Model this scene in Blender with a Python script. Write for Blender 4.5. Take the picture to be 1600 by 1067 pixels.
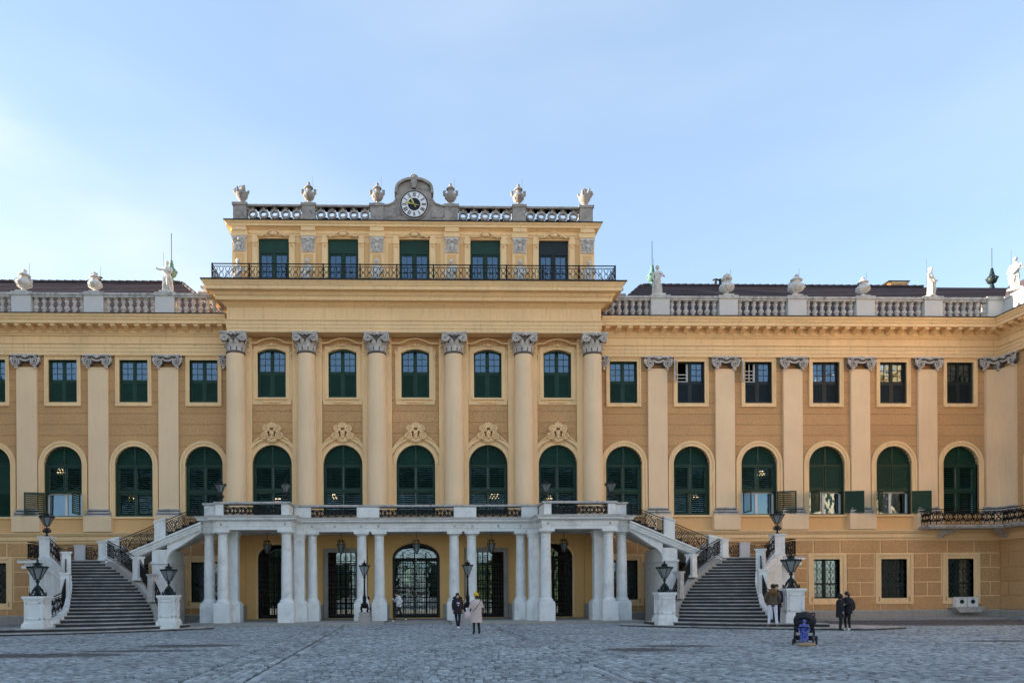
import bpy, math, random
import numpy as np
from math import sin, cos, pi, radians, sqrt, atan2
from mathutils import Vector, Matrix, Euler
random.seed(7); rng = np.random.default_rng(5)
S = bpy.context.scene
for o in list(bpy.data.objects): bpy.data.objects.remove(o)
COL = S.collection

# ------------------------------------------------------------------ camera, sky, sun, exposure
cam = bpy.data.cameras.new('camera'); camo = bpy.data.objects.new('camera', cam); COL.objects.link(camo)
cam.sensor_width = 36.0; cam.lens = 1150 / 1600 * 36.0
cam.shift_x = (800 - 667) / 1600; cam.shift_y = (922 - 533.5) / 1600
cam.clip_start = 0.1; cam.clip_end = 3000
camo.location = (-0.58, -42.4, 1.75)
camo.rotation_euler = (Matrix.Rotation(radians(-1.6), 4, 'Z') @ Matrix.Rotation(radians(90), 4, 'X') @ Matrix.Rotation(radians(-0.33), 4, 'Z')).to_euler()
S.camera = camo
SUN_EL, SUN_AZ = 13.0, -81.0          # low sun behind the left wing: the court lies in the building's shade
SKY_STR, SUN_STR, EXPOSURE = 0.15, 4.2, 2.12
world = bpy.data.worlds.new('World'); S.world = world; world.use_nodes = True
wn = world.node_tree.nodes; wl = world.node_tree.links; wn.clear()
sky = wn.new('ShaderNodeTexSky'); sky.sky_type = 'NISHITA'; sky.sun_disc = False
sky.sun_elevation = radians(SUN_EL); sky.sun_rotation = radians(SUN_AZ)
sky.altitude = 200; sky.air_density = 1.0; sky.dust_density = 0.3; sky.ozone_density = 1.6
tc = wn.new('ShaderNodeTexCoord'); mp = wn.new('ShaderNodeMapping'); nz = wn.new('ShaderNodeTexNoise'); cr = wn.new('ShaderNodeValToRGB'); mx = wn.new('ShaderNodeMix'); mx.data_type = 'RGBA'
mp.inputs['Rotation'].default_value = (0.0, radians(38), 0.0); mp.inputs['Scale'].default_value = (0.8, 0.8, 2.6)
nz.inputs['Scale'].default_value = 1.7; nz.inputs['Detail'].default_value = 4; nz.inputs['Roughness'].default_value = 0.45
cr.color_ramp.elements[0].position = 0.42; cr.color_ramp.elements[0].color = (0, 0, 0, 1); cr.color_ramp.elements[1].position = 0.8; cr.color_ramp.elements[1].color = (0.6, 0.6, 0.6, 1)
bg = wn.new('ShaderNodeBackground'); bg.inputs['Strength'].default_value = SKY_STR; wo = wn.new('ShaderNodeOutputWorld')
wl.new(tc.outputs['Generated'], mp.inputs['Vector']); wl.new(mp.outputs[0], nz.inputs['Vector']); wl.new(nz.outputs['Fac'], cr.inputs['Fac'])
wl.new(cr.outputs['Color'], mx.inputs['Factor']); wl.new(sky.outputs['Color'], mx.inputs[6]); mx.inputs[7].default_value = (2.6, 2.8, 3.0, 1)
veil = wn.new('ShaderNodeMix'); veil.data_type = 'RGBA'; veil.inputs[0].default_value = 0.62; veil.inputs[7].default_value = (0.70, 0.90, 1.19, 1)   # thin high veil of cirrus
tint = wn.new('ShaderNodeVectorMath'); tint.operation = 'MULTIPLY'; tint.inputs[1].default_value = (0.96, 0.96, 0.955)
wl.new(mx.outputs[2], veil.inputs[6]); wl.new(veil.outputs[2], tint.inputs[0]); # a thin cirrus sheet with a soft diagonal edge, high on the left
dt = wn.new('ShaderNodeVectorMath'); dt.operation = 'DOT_PRODUCT'; dt.inputs[1].default_value = (-0.638, 0.162, -0.753); nrm_ = wn.new('ShaderNodeVectorMath'); nrm_.operation = 'NORMALIZE'
wl.new(tc.outputs['Generated'], nrm_.inputs[0]); wl.new(nrm_.outputs[0], dt.inputs[0])
def mr(src, a, b, c, d, smooth=True):
    q = wn.new('ShaderNodeMapRange'); q.interpolation_type = 'SMOOTHSTEP' if smooth else 'LINEAR'; q.inputs[1].default_value = a; q.inputs[2].default_value = b; q.inputs[3].default_value = c; q.inputs[4].default_value = d; wl.new(src, q.inputs[0]); return q.outputs[0]
def mt_(op, a, b):
    q = wn.new('ShaderNodeMath'); q.operation = op; wl.new(a, q.inputs[0]); wl.new(b, q.inputs[1]); return q.outputs[0]
n2 = wn.new('ShaderNodeTexNoise'); n2.inputs['Scale'].default_value = 5; n2.inputs['Detail'].default_value = 5; wl.new(mp.outputs[0], n2.inputs['Vector'])
n3 = wn.new('ShaderNodeMath'); n3.operation = 'MULTIPLY_ADD'; wl.new(n2.outputs['Fac'], n3.inputs[0]); n3.inputs[1].default_value = 0.1; n3.inputs[2].default_value = -0.05
sc_ = mt_('ADD', dt.outputs['Value'], n3.outputs[0]); msk = mt_('MULTIPLY', mt_('MULTIPLY', mr(sc_, -0.02, 0.05, 0, 1), mr(sc_, 0.05, 0.4, 1, 0.15)), mr(n2.outputs['Fac'], 0.3, 0.7, 0.15, 0.42))
ci = wn.new('ShaderNodeMix'); ci.data_type = 'RGBA'; wl.new(msk, ci.inputs[0]); wl.new(tint.outputs[0], ci.inputs[6]); ci.inputs[7].default_value = (1.75, 1.85, 1.95, 1); wl.new(ci.outputs[2], bg.inputs['Color']); wl.new(bg.outputs[0], wo.inputs['Surface'])
sl = bpy.data.lights.new('sun', 'SUN'); sl.energy = SUN_STR; sl.angle = radians(0.5); sl.color = (1.0, 0.86, 0.68)
slo = bpy.data.objects.new('sun', sl); COL.objects.link(slo)
sd = Vector((sin(radians(SUN_AZ)) * cos(radians(SUN_EL)), cos(radians(SUN_AZ)) * cos(radians(SUN_EL)), sin(radians(SUN_EL))))
slo.rotation_euler = sd.to_track_quat('Z', 'Y').to_euler(); slo.location = (-60, 70, 60)
S.view_settings.view_transform = 'Standard'; S.view_settings.look = 'None'; S.view_settings.exposure = EXPOSURE; S.view_settings.gamma = 1
S.view_settings.use_curve_mapping = False
S.render.engine = 'CYCLES'

# ------------------------------------------------------------------ materials
def mat(name, col, rough=0.8, var=0.12, vscale=1.2, grain=0.0, gscale=40, bump=0.0, bscale=60, streak=0.0, streakcol=(0.05, 0.045, 0.04), metal=0.0, dirt=0.0, dirtcol=(0.08, 0.07, 0.06), dscale=3.0, spec=0.3, objvar=0.0):
    m = bpy.data.materials.new(name); m.use_nodes = True; nt = m.node_tree; n = nt.nodes; l = nt.links
    b = n['Principled BSDF']; b.inputs['Roughness'].default_value = rough; b.inputs['Metallic'].default_value = metal; b.inputs['Specular IOR Level'].default_value = spec
    g = n.new('ShaderNodeNewGeometry')
    def noise(scale, det=4, vec=None, rough_=0.55):
        t = n.new('ShaderNodeTexNoise'); t.inputs['Scale'].default_value = scale; t.inputs['Detail'].default_value = det; t.inputs['Roughness'].default_value = rough_
        l.new(vec if vec else g.outputs['Position'], t.inputs['Vector']); return t
    cur = n.new('ShaderNodeRGB'); cur.outputs[0].default_value = (*col, 1); cur = cur.outputs[0]
    def mul(fac, lo, hi, c):
        r = n.new('ShaderNodeMapRange'); r.inputs['From Min'].default_value = 0.25; r.inputs['From Max'].default_value = 0.75; r.inputs['To Min'].default_value = lo; r.inputs['To Max'].default_value = hi
        l.new(fac, r.inputs['Value']); x = n.new('ShaderNodeVectorMath'); x.operation = 'SCALE'; l.new(c, x.inputs[0]); l.new(r.outputs[0], x.inputs['Scale']); return x.outputs[0]
    if var: cur = mul(noise(vscale, 5).outputs['Fac'], 1 - var, 1 + var, cur)
    if grain: cur = mul(noise(gscale, 3, rough_=0.8).outputs['Fac'], 1 - grain, 1 + grain, cur)
    if objvar:
        oi = n.new('ShaderNodeObjectInfo'); r = n.new('ShaderNodeMapRange'); r.inputs['To Min'].default_value = 1 - objvar; r.inputs['To Max'].default_value = 1 + objvar
        l.new(oi.outputs['Random'], r.inputs['Value']); x = n.new('ShaderNodeVectorMath'); x.operation = 'SCALE'; l.new(cur, x.inputs[0]); l.new(r.outputs[0], x.inputs['Scale']); cur = x.outputs[0]
    def stain(fac, lo, hi, amt, c2, c):
        r = n.new('ShaderNodeMapRange'); r.inputs['From Min'].default_value = lo; r.inputs['From Max'].default_value = hi; r.inputs['To Max'].default_value = amt; l.new(fac, r.inputs['Value'])
        x = n.new('ShaderNodeMix'); x.data_type = 'RGBA'; l.new(r.outputs[0], x.inputs['Factor']); l.new(c, x.inputs[6]); x.inputs[7].default_value = (*c2, 1); return x.outputs[2]
    if streak:
        mpn = n.new('ShaderNodeMapping'); mpn.inputs['Scale'].default_value = (5, 5, 0.45); l.new(g.outputs['Position'], mpn.inputs['Vector'])
        cur = stain(noise(1.3, 4, mpn.outputs[0], 0.65).outputs['Fac'], 0.52, 0.78, streak, streakcol, cur)
    if dirt: cur = stain(noise(dscale, 6, rough_=0.7).outputs['Fac'], 0.5, 0.72, dirt, dirtcol, cur)
    l.new(cur, b.inputs['Base Color'])
    if bump:
        bp = n.new('ShaderNodeBump'); bp.inputs['Strength'].default_value = bump; bp.inputs['Distance'].default_value = 0.02
        l.new(noise(bscale, 4, rough_=0.7).outputs['Fac'], bp.inputs['Height']); l.new(bp.outputs[0], b.inputs['Normal'])
    return m
CREAM = mat('cream_plaster', (0.88, 0.61, 0.33), 0.85, 0.09, 0.5, 0.06, 25, 0.15, 30, streak=0.38, streakcol=(0.38, 0.27, 0.16))
CREAMS = mat('smooth_pilaster_plaster', (0.86, 0.62, 0.39), 0.85, 0.07, 0.45, 0.04, 30, 0.1, 30, streak=0.18, streakcol=(0.42, 0.31, 0.2))
YELLOW = mat('yellow_plaster', (0.74, 0.45, 0.205), 0.85, 0.06, 0.5, 0.05, 30, 0.1, 30, streak=0.15, streakcol=(0.3, 0.2, 0.12))
PORCHY = mat('porch_yellow_plaster', (0.82, 0.51, 0.2), 0.85, 0.08, 0.6, 0.05, 30, 0.1, 30, streak=0.15, streakcol=(0.3, 0.2, 0.12))
OCHRE = mat('ochre_rough_plaster', (0.58, 0.335, 0.155), 0.95, 0.08, 0.5, 0.3, 14, 1.0, 16, streak=0.14, streakcol=(0.2, 0.12, 0.07), objvar=0.05)
OCHRE2 = mat('ochre_joint_plaster', (0.36, 0.2, 0.09), 0.95, 0.05, 0.5, 0.1, 14)
STONE = mat('weathered_grey_stone', (0.58, 0.53, 0.49), 0.9, 0.2, 2.5, 0.2, 14, 0.5, 20, dirt=0.5, dirtcol=(0.13, 0.115, 0.105), dscale=4.5)
SHADESTONE = mat('shade_darkened_stone', (0.15, 0.13, 0.12), 0.95, 0.3, 5, 0.25, 18, 0.5, 20)  # dark tone paints crevice shade into capital cores and pilaster base bands
ROOFST = mat('dark_weathered_parapet_stone', (0.33, 0.30, 0.28), 0.9, 0.22, 2.5, 0.2, 14, 0.5, 20, dirt=0.7, dirtcol=(0.06, 0.055, 0.05), dscale=2.8)
GRILLE = mat('grey_iron_grille', (0.05, 0.052, 0.055), 0.6, 0.2, 4)
STATUE = mat('pale_statue_stone', (0.62, 0.59, 0.55), 0.85, 0.15, 3, 0.12, 20, 0.4, 25, dirt=0.6, dirtcol=(0.16, 0.14, 0.13), dscale=4)
PEDEST = mat('painted_pedestal_stone', (0.60, 0.58, 0.56), 0.8, 0.06, 2, 0.05, 20, 0.15, 25, dirt=0.22, dirtcol=(0.3, 0.27, 0.25), dscale=2)
WHITE = mat('white_painted_stone', (0.75, 0.75, 0.73), 0.75, 0.08, 1.5, 0.05, 15, 0.25, 20, streak=0.3, streakcol=(0.33, 0.31, 0.28), dirt=0.42, dirtcol=(0.3, 0.28, 0.26), dscale=1.7)
COPING = mat('grimy_coping_stone', (0.5, 0.48, 0.46), 0.85, 0.15, 3, 0.15, 14, 0.4, 20, streak=0.6, streakcol=(0.06, 0.055, 0.05), dirt=0.7, dirtcol=(0.08, 0.075, 0.07), dscale=2.5)
GREYW = mat('grey_plinth_stone', (0.36, 0.34, 0.31), 0.9, 0.15, 1.5, 0.15, 12, 0.4, 18, streak=0.3, dirt=0.5, dirtcol=(0.08, 0.08, 0.07), dscale=1.5)
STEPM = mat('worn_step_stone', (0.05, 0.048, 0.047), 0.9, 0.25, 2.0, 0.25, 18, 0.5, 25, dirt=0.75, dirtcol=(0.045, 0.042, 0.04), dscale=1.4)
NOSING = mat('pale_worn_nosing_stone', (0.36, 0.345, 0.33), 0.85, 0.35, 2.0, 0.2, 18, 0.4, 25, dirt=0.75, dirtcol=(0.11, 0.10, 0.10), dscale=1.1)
GREEN = mat('dark_green_paint', (0.008, 0.042, 0.027), 0.5, 0.2, 2, 0.1, 20, 0.05, 20, objvar=0.15, spec=0.3)
SLATE = mat('blue_black_shutter_paint', (0.011, 0.02, 0.025), 0.45, 0.15, 2, 0.1, 20, objvar=0.1, spec=0.3)
WOODW = mat('white_window_paint', (0.7, 0.69, 0.66), 0.5, 0.06, 3)
IRON = mat('black_wrought_iron', (0.004, 0.0045, 0.006), 0.6, 0.2, 4, spec=0.25)
BRONZE = mat('green_black_lamp_metal', (0.008, 0.016, 0.018), 0.5, 0.3, 6, dirt=0.35, dirtcol=(0.025, 0.07, 0.058), dscale=6)
COPPER = mat('green_copper_patina', (0.12, 0.24, 0.2), 0.7, 0.3, 4, 0.2, 10, dirt=0.5, dirtcol=(0.03, 0.04, 0.04), dscale=5)
LEAD = mat('dark_sheet_metal', (0.03, 0.028, 0.03), 0.6, 0.2, 2)
ROOF = mat('brown_roof_tile', (0.065, 0.045, 0.05), 0.75, 0.2, 1.2, 0.3, 9, 0.5, 12)
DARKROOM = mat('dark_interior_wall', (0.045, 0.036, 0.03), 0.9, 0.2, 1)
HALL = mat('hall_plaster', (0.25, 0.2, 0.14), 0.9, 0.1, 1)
CURT = mat('pale_curtain_cloth', (0.5, 0.58, 0.66), 0.9, 0.1, 2)
SKYSHEET = mat('sky_reflection_sheet', (0.75, 0.86, 0.92), 0.9, 0.05, 2)  # pale blue sheet added behind the glass in place of reflected sky
CREAMC = mat('brown_curtain_cloth', (0.10, 0.05, 0.035), 0.9, 0.1, 2)
CLOCKW = mat('clock_enamel', (0.75, 0.76, 0.8), 0.4, 0.03, 3)
BLACK = mat('black_paint', (0.01, 0.01, 0.016), 0.4, 0.1, 3)
GOLD = mat('gilded_metal', (0.62, 0.5, 0.12), 0.35, 0.1, 3, metal=0.5)
PAVE = None
GRAVEL = mat('garden_gravel', (0.5, 0.42, 0.3), 0.95, 0.1, 1)
LEAF = mat('clipped_hedge_leaf', (0.05, 0.08, 0.025), 0.8, 0.4, 0.5, 0.4, 6)
FARW = mat('far_pavilion_stone', (0.6, 0.5, 0.33), 0.9, 0.1, 1)
def glass():
    m = bpy.data.materials.new('window_glass'); m.use_nodes = True; nt = m.node_tree; n = nt.nodes; l = nt.links; n.clear()
    o = n.new('ShaderNodeOutputMaterial'); a = n.new('ShaderNodeBsdfTransparent'); a.inputs[0].default_value = (0.5, 0.56, 0.6, 1)
    g = n.new('ShaderNodeBsdfGlossy'); g.inputs['Roughness'].default_value = 0.03; g.inputs['Color'].default_value = (0.6, 0.8, 1, 1); mxs = n.new('ShaderNodeMixShader'); mxs.inputs[0].default_value = 0.17
    oi = n.new('ShaderNodeObjectInfo'); t = n.new('ShaderNodeTexNoise'); t.inputs['Scale'].default_value = 1.6; gp = n.new('ShaderNodeNewGeometry'); l.new(gp.outputs['Position'], t.inputs['Vector'])
    bp = n.new('ShaderNodeBump'); bp.inputs['Strength'].default_value = 0.35; bp.inputs['Distance'].default_value = 0.04; l.new(t.outputs['Fac'], bp.inputs['Height']); l.new(bp.outputs[0], g.inputs['Normal'])
    l.new(a.outputs[0], mxs.inputs[1]); l.new(g.outputs[0], mxs.inputs[2]); l.new(mxs.outputs[0], o.inputs[0]); return m
GLASS = glass()
def frosted():
    m = bpy.data.materials.new('lantern_glass'); m.use_nodes = True; nt = m.node_tree; n = nt.nodes; l = nt.links; n.clear()
    o = n.new('ShaderNodeOutputMaterial'); a = n.new('ShaderNodeBsdfTransparent'); a.inputs[0].default_value = (0.62, 0.66, 0.68, 1)
    g = n.new('ShaderNodeBsdfPrincipled'); g.inputs['Base Color'].default_value = (0.35, 0.38, 0.4, 1); g.inputs['Roughness'].default_value = 0.25
    x = n.new('ShaderNodeMixShader'); x.inputs[0].default_value = 0.45; l.new(a.outputs[0], x.inputs[1]); l.new(g.outputs[0], x.inputs[2]); l.new(x.outputs[0], o.inputs[0]); return m
FROST = frosted()
def emis(name, col, st):
    m = bpy.data.materials.new(name); m.use_nodes = True; b = m.node_tree.nodes['Principled BSDF']; b.inputs['Base Color'].default_value = (*col, 1); b.inputs['Emission Color'].default_value = (*col, 1); b.inputs['Emission Strength'].default_value = st; return m
BULB = emis('lit_candle_bulb', (1.0, 0.62, 0.32), 3.0)

# ------------------------------------------------------------------ mesh builder
class MB:
    def __init__(s, mirror=False): s.v = []; s.f = []; s.m = mirror; s.mi = []; s.cur = 0
    def add(s, vs, fs):
        b = len(s.v)
        if s.m:
            s.v += [(-x, y, z) for x, y, z in vs]; s.f += [tuple(b + i for i in reversed(f)) for f in fs]
        else:
            s.v += [tuple(p) for p in vs]; s.f += [tuple(b + i for i in f) for f in fs]
        s.mi += [s.cur] * len(fs); return s
    def box(s, x0, x1, y0, y1, z0, z1):
        if x1 < x0: x0, x1 = x1, x0
        if y1 < y0: y0, y1 = y1, y0
        return s.add([(x0,y0,z0),(x1,y0,z0),(x1,y1,z0),(x0,y1,z0),(x0,y0,z1),(x1,y0,z1),(x1,y1,z1),(x0,y1,z1)],
                     [(0,3,2,1),(4,5,6,7),(0,1,5,4),(1,2,6,5),(2,3,7,6),(3,0,4,7)])
    def prism(s, poly, y0, y1):           # poly in (x,z), counter-clockwise seen from -Y
        n = len(poly); a = sum(poly[i][0]*poly[(i+1)%n][1]-poly[(i+1)%n][0]*poly[i][1] for i in range(n))
        if a < 0: poly = poly[::-1]
        vs = [(x, y0, z) for x, z in poly] + [(x, y1, z) for x, z in poly]
        fs = [tuple(range(n)), tuple(range(2*n-1, n-1, -1))] + [(i, i+n, (i+1)%n+n, (i+1)%n) for i in range(n)]
        return s.add(vs, fs)
    def plan(s, poly, z0, z1):            # poly in (x,y)
        n = len(poly); a = sum(poly[i][0]*poly[(i+1)%n][1]-poly[(i+1)%n][0]*poly[i][1] for i in range(n))
        if a < 0: poly = poly[::-1]
        vs = [(x, y, z0) for x, y in poly] + [(x, y, z1) for x, y in poly]
        return s.add(vs, [tuple(range(n-1,-1,-1)), tuple(range(n, 2*n))] + [(i, (i+1)%n, (i+1)%n+n, i+n) for i in range(n)])
    def lathe(s, prof, c=(0,0,0), n=12, a0=0, a1=2*pi, sx=1, sy=1):
        full = abs(a1-a0-2*pi) < 1e-6; k = n if full else n+1; vs = []
        for r, z in prof:
            for i in range(k):
                a = a0 + (a1-a0)*i/n; vs.append((c[0]+r*cos(a)*sx, c[1]+r*sin(a)*sy, c[2]+z))
        fs = []
        for j in range(len(prof)-1):
            for i in range(n):
                i2 = (i+1) % k if full else i+1
                fs.append((j*k+i, j*k+i2, (j+1)*k+i2, (j+1)*k+i))
        if full:
            if prof[0][0] > 1e-4: fs.append(tuple(range(n-1,-1,-1)))
            if prof[-1][0] > 1e-4: fs.append(tuple((len(prof)-1)*n+i for i in range(n)))
        return s.add(vs, fs)
    def tube(s, pts, r, n=6, closed=False, cap=True):
        pts = [Vector(p) for p in pts]; m = len(pts); vs = []; rs = r if hasattr(r, '__len__') else [r]*m; up = Vector((0.02,1,0.03))
        for i, p in enumerate(pts):
            if closed: t = pts[(i+1)%m]-pts[i-1]
            else: t = pts[min(i+1,m-1)]-pts[max(i-1,0)]
            if t.length < 1e-9: t = Vector((0,0,1))
            t.normalize(); u = up if abs(t.dot(up)) < 0.95 else Vector((1,0,0)); a = t.cross(u).normalized(); b = t.cross(a)
            for k in range(n):
                q = p + (a*cos(2*pi*k/n+pi/4)+b*sin(2*pi*k/n+pi/4))*rs[i]; vs.append(tuple(q))
        fs = []
        for i in range(m if closed else m-1):
            i2 = (i+1) % m
            for k in range(n): fs.append((i*n+k, i*n+(k+1)%n, i2*n+(k+1)%n, i2*n+k))
        if not closed and cap: fs += [tuple(range(n-1,-1,-1)), tuple((m-1)*n+k for k in range(n))]
        return s.add(vs, fs)
    def ball(s, c, r, sx=1, sy=1, sz=1, n=8, m=6):
        return s.lathe([(r*sin(pi*j/m), -r*cos(pi*j/m)*sz) for j in range(m+1)], c, n, sx=sx, sy=sy)
    def sweep(s, prof, path, closed=False):  # prof [(outward d, z)], outward = right of travel; mitred corners
        n = len(path); P = [Vector(p) for p in path]; ms = []
        for i in range(n):
            def nrm(a, b): d = (b-a).normalized(); return Vector((d.y, -d.x))
            if closed or 0 < i < n-1:
                n1 = nrm(P[i-1], P[i]); n2 = nrm(P[i], P[(i+1)%n]); m_ = (n1+n2); m_ = m_/max(m_.dot(n1), 0.2)
            else: m_ = nrm(P[0], P[1]) if i == 0 else nrm(P[n-2], P[n-1])
            ms.append(m_)
        k = len(prof); vs = [(P[i].x+ms[i].x*d, P[i].y+ms[i].y*d, z) for i in range(n) for d, z in prof]; fs = []
        for i in range(n if closed else n-1):
            i2 = (i+1) % n
            for j in range(k-1): fs.append((i*k+j, i2*k+j, i2*k+j+1, i*k+j+1))
        if not closed: fs += [tuple(range(k)), tuple((n-1)*k+j for j in range(k-1,-1,-1))]
        return s.add(vs, fs)
    def spiral(s, c, R, side=1, turns=2.1, r=0.05, plane='xz', start=pi/2, n=26, k=5, dy=0.0):
        pts = []; rs = []
        for i in range(n):
            t = i/(n-1); a = start + side*2*pi*turns*t; q = R*(1-0.86*t**0.8)
            if plane == 'xz': pts.append((c[0]+q*cos(a), c[1]-dy*t, c[2]+q*sin(a)))
            else: pts.append((c[0]-dy*t, c[1]+q*cos(a), c[2]+q*sin(a)))
            rs.append(r*(1-0.45*t))
        return s.tube(pts, rs, k)
    def xf(s, M):
        s.v = [tuple(M @ Vector(p)) for p in s.v]; return s
    def merge(s, o, M=None):
        vs = [tuple(M @ Vector(p)) for p in o.v] if M else o.v
        b = len(s.v); s.v += list(vs); s.f += [tuple(b+i for i in f) for f in o.f]; s.mi += [s.cur]*len(o.f); return s
    def mesh(s, name, m, smooth=False):
        me = bpy.data.meshes.new(name); me.from_pydata(s.v, [], s.f)
        for q in (m if isinstance(m, (list, tuple)) else [m]): me.materials.append(q)
        if any(s.mi): me.polygons.foreach_set('material_index', s.mi)
        if smooth:
            me.polygons.foreach_set('use_smooth', [True]*len(me.polygons)); 
            try: me.set_sharp_from_angle(angle=radians(40))
            except Exception: pass
        me.update(); return me
def link(name, me, parent=None, loc=(0,0,0), rz=0, label=None, kind=None, rot=None, scale=None):
    o = bpy.data.objects.new(name, me); COL.objects.link(o); o.parent = parent; o.location = loc; o.rotation_euler = rot if rot else (0,0,rz)
    if scale: o.scale = scale
    if label: o['label'] = label
    if kind: o['kind'] = kind
    return o
def thing(name, label, cat, loc=(0,0,0), rz=0, group=None, scale=None):
    o = bpy.data.objects.new(name, None); COL.objects.link(o); o.location = loc; o.rotation_euler = (0,0,rz); o.empty_display_size = 0.3
    o['label'] = label; o['category'] = cat
    if group: o['group'] = group
    if scale: o.scale = (scale,)*3
    return o
def tag(o, label, cat, group=None):
    o['label'] = label; o['category'] = cat
    if group: o['group'] = group
    return o

# ================================================================== THE PALACE
palace = thing('palace', 'long cream and ochre baroque palace facade with green shutters and a raised clock storey', 'palace')
def W(name, mb, m, parent=None, smooth=False, kind=None, label=None):
    return link(name, mb.mesh(name, m, smooth), parent if parent else palace, kind=kind, label=label)
def clear_w(op, z):                        # half width of an opening at height z (0 = closed)
    cx, hw, zb, zs, rise = op
    if z < zb - 1e-6 or z > zs + rise + 1e-6: return 0
    if z <= zs or rise == 0: return hw
    return hw*sqrt(max(0, 1-((z-zs)/rise)**2))
def strips(mb, x0, x1, z0, z1, ops, y0, y1, grow=0.0):
    ops = [(c, h+grow, zb-grow, zs, (r+grow if r else 0)) if r else (c, h+grow, zb-grow, zs+grow, 0) for c, h, zb, zs, r in ops]
    ops = [o for o in ops if o[2] < z1 and o[3]+o[4] > z0]
    cuts = {z0, z1}
    for c, h, zb, zs, r in ops:
        for q in (zb, zs, zs+r):
            if z0 < q < z1: cuts.add(q)
    cuts = sorted(cuts)
    for a, b in zip(cuts, cuts[1:]):
        act = sorted([o for o in ops if o[2] < (a+b)/2 < o[3]+o[4]])
        edges = [('flat', x0)]
        xs = x0; left = None
        segs = []
        prev = None
        N = 7
        zz = [a+(b-a)*sin(pi/2*i/N) for i in range(N+1)] if any((a+b)/2 > o[3] for o in act) else [a, b]
        L = [(x0, z) for z in zz]
        for o in act:
            R_ = [(o[0]-clear_w(o, min(z, o[3]+o[4]-1e-5)), z) for z in zz]
            mb.prism(L + R_[::-1], y0, y1); L = [(o[0]+clear_w(o, min(z, o[3]+o[4]-1e-5)), z) for z in zz]
        mb.prism(L + [(x1, z) for z in zz][::-1], y0, y1)
def course(name, x0, x1, z0, z1, ops, y0, y1, mt, grow):
    act = [o for o in ops if o[2]-grow < z1 and o[3]+o[4]+grow > z0]
    c = act[0] if act else None
    if c and z1 < c[3]+c[4]+grow and z0 > c[2]-grow:        # the opening cuts the course in two
        for a, b in ((x0, c[0]), (c[0], x1)):
            m = MB(); strips(m, a, b, z0, z1, ops, y0, y1, grow)
            keep = [i for i, f in enumerate(m.f)]
            n = 0; mb = MB()
            # drop prisms that collapsed or flipped (the half beyond the opening)
            k = 0
            while k < len(m.f):
                nv = len(m.f[k]); fs = m.f[k:k+2+nv]; ids = sorted({i for f in fs for i in f}); xs = [m.v[i][0] for i in ids]
                if min(xs) >= a-1e-6 and max(xs) <= b+1e-6 and max(xs)-min(xs) > 0.02: mb.add([m.v[i] for i in ids], [tuple(ids.index(i) for i in f) for f in fs])
                k += 2+nv
            if mb.v: W(name, mb, mt)
    else:
        m = MB(); strips(m, x0, x1, z0, z1, ops, y0, y1, grow); W(name, m, mt)
def arc(cx, zc, rx, rz_, a0=0, a1=pi, n=18): return [(cx+rx*cos(a0+(a1-a0)*i/n), zc+rz_*sin(a0+(a1-a0)*i/n)) for i in range(n+1)]
def arch_frame(mb, cx, hw, zb, zs, rise, t, y0, y1, bottom=False, n=18):
    inner = [(cx+hw, zb)] + arc(cx, zs, hw, rise, 0, pi, n) + [(cx-hw, zb)]
    outer = [(cx+hw+t, zb)] + arc(cx, zs, hw+t, rise+t, 0, pi, n) + [(cx-hw-t, zb)]
    for i in range(len(inner)-1): mb.prism([inner[i], outer[i], outer[i+1], inner[i+1]], y0, y1)
    if bottom: mb.box(cx-hw-t, cx+hw+t, y0, y1, zb-t, zb)
def rect_frame(mb, cx, hw, zb, zt, t, y0, y1):
    mb.box(cx-hw-t, cx-hw, y0, y1, zb-t, zt+t); mb.box(cx+hw, cx+hw+t, y0, y1, zb-t, zt+t)
    mb.box(cx-hw, cx+hw, y0, y1, zt, zt+t); mb.box(cx-hw, cx+hw, y0, y1, zb-t, zb)

BX = [12.08, 16.04, 20.02, 24.02, 28.02, 32.02]
PX = [14.05, 18.0, 22.0, 26.0, 30.0]
XL, XR = -34.4, 34.4
CBX = [-8.1, -4.12, 0.0, 4.12, 8.1]; COLX = [-10.03, -6.1, -2.16, 2.16, 6.1, 10.03]
JOINT = [6.05]+[10.04+0.625*k for k in range(-6, 8)] + [15.12]
wing_arch = lambda c: (c, 1.06, 6.05, 8.98, 1.06)
wing_up = lambda c: (c, 0.80, 12.54, 14.95, 0)
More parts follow.
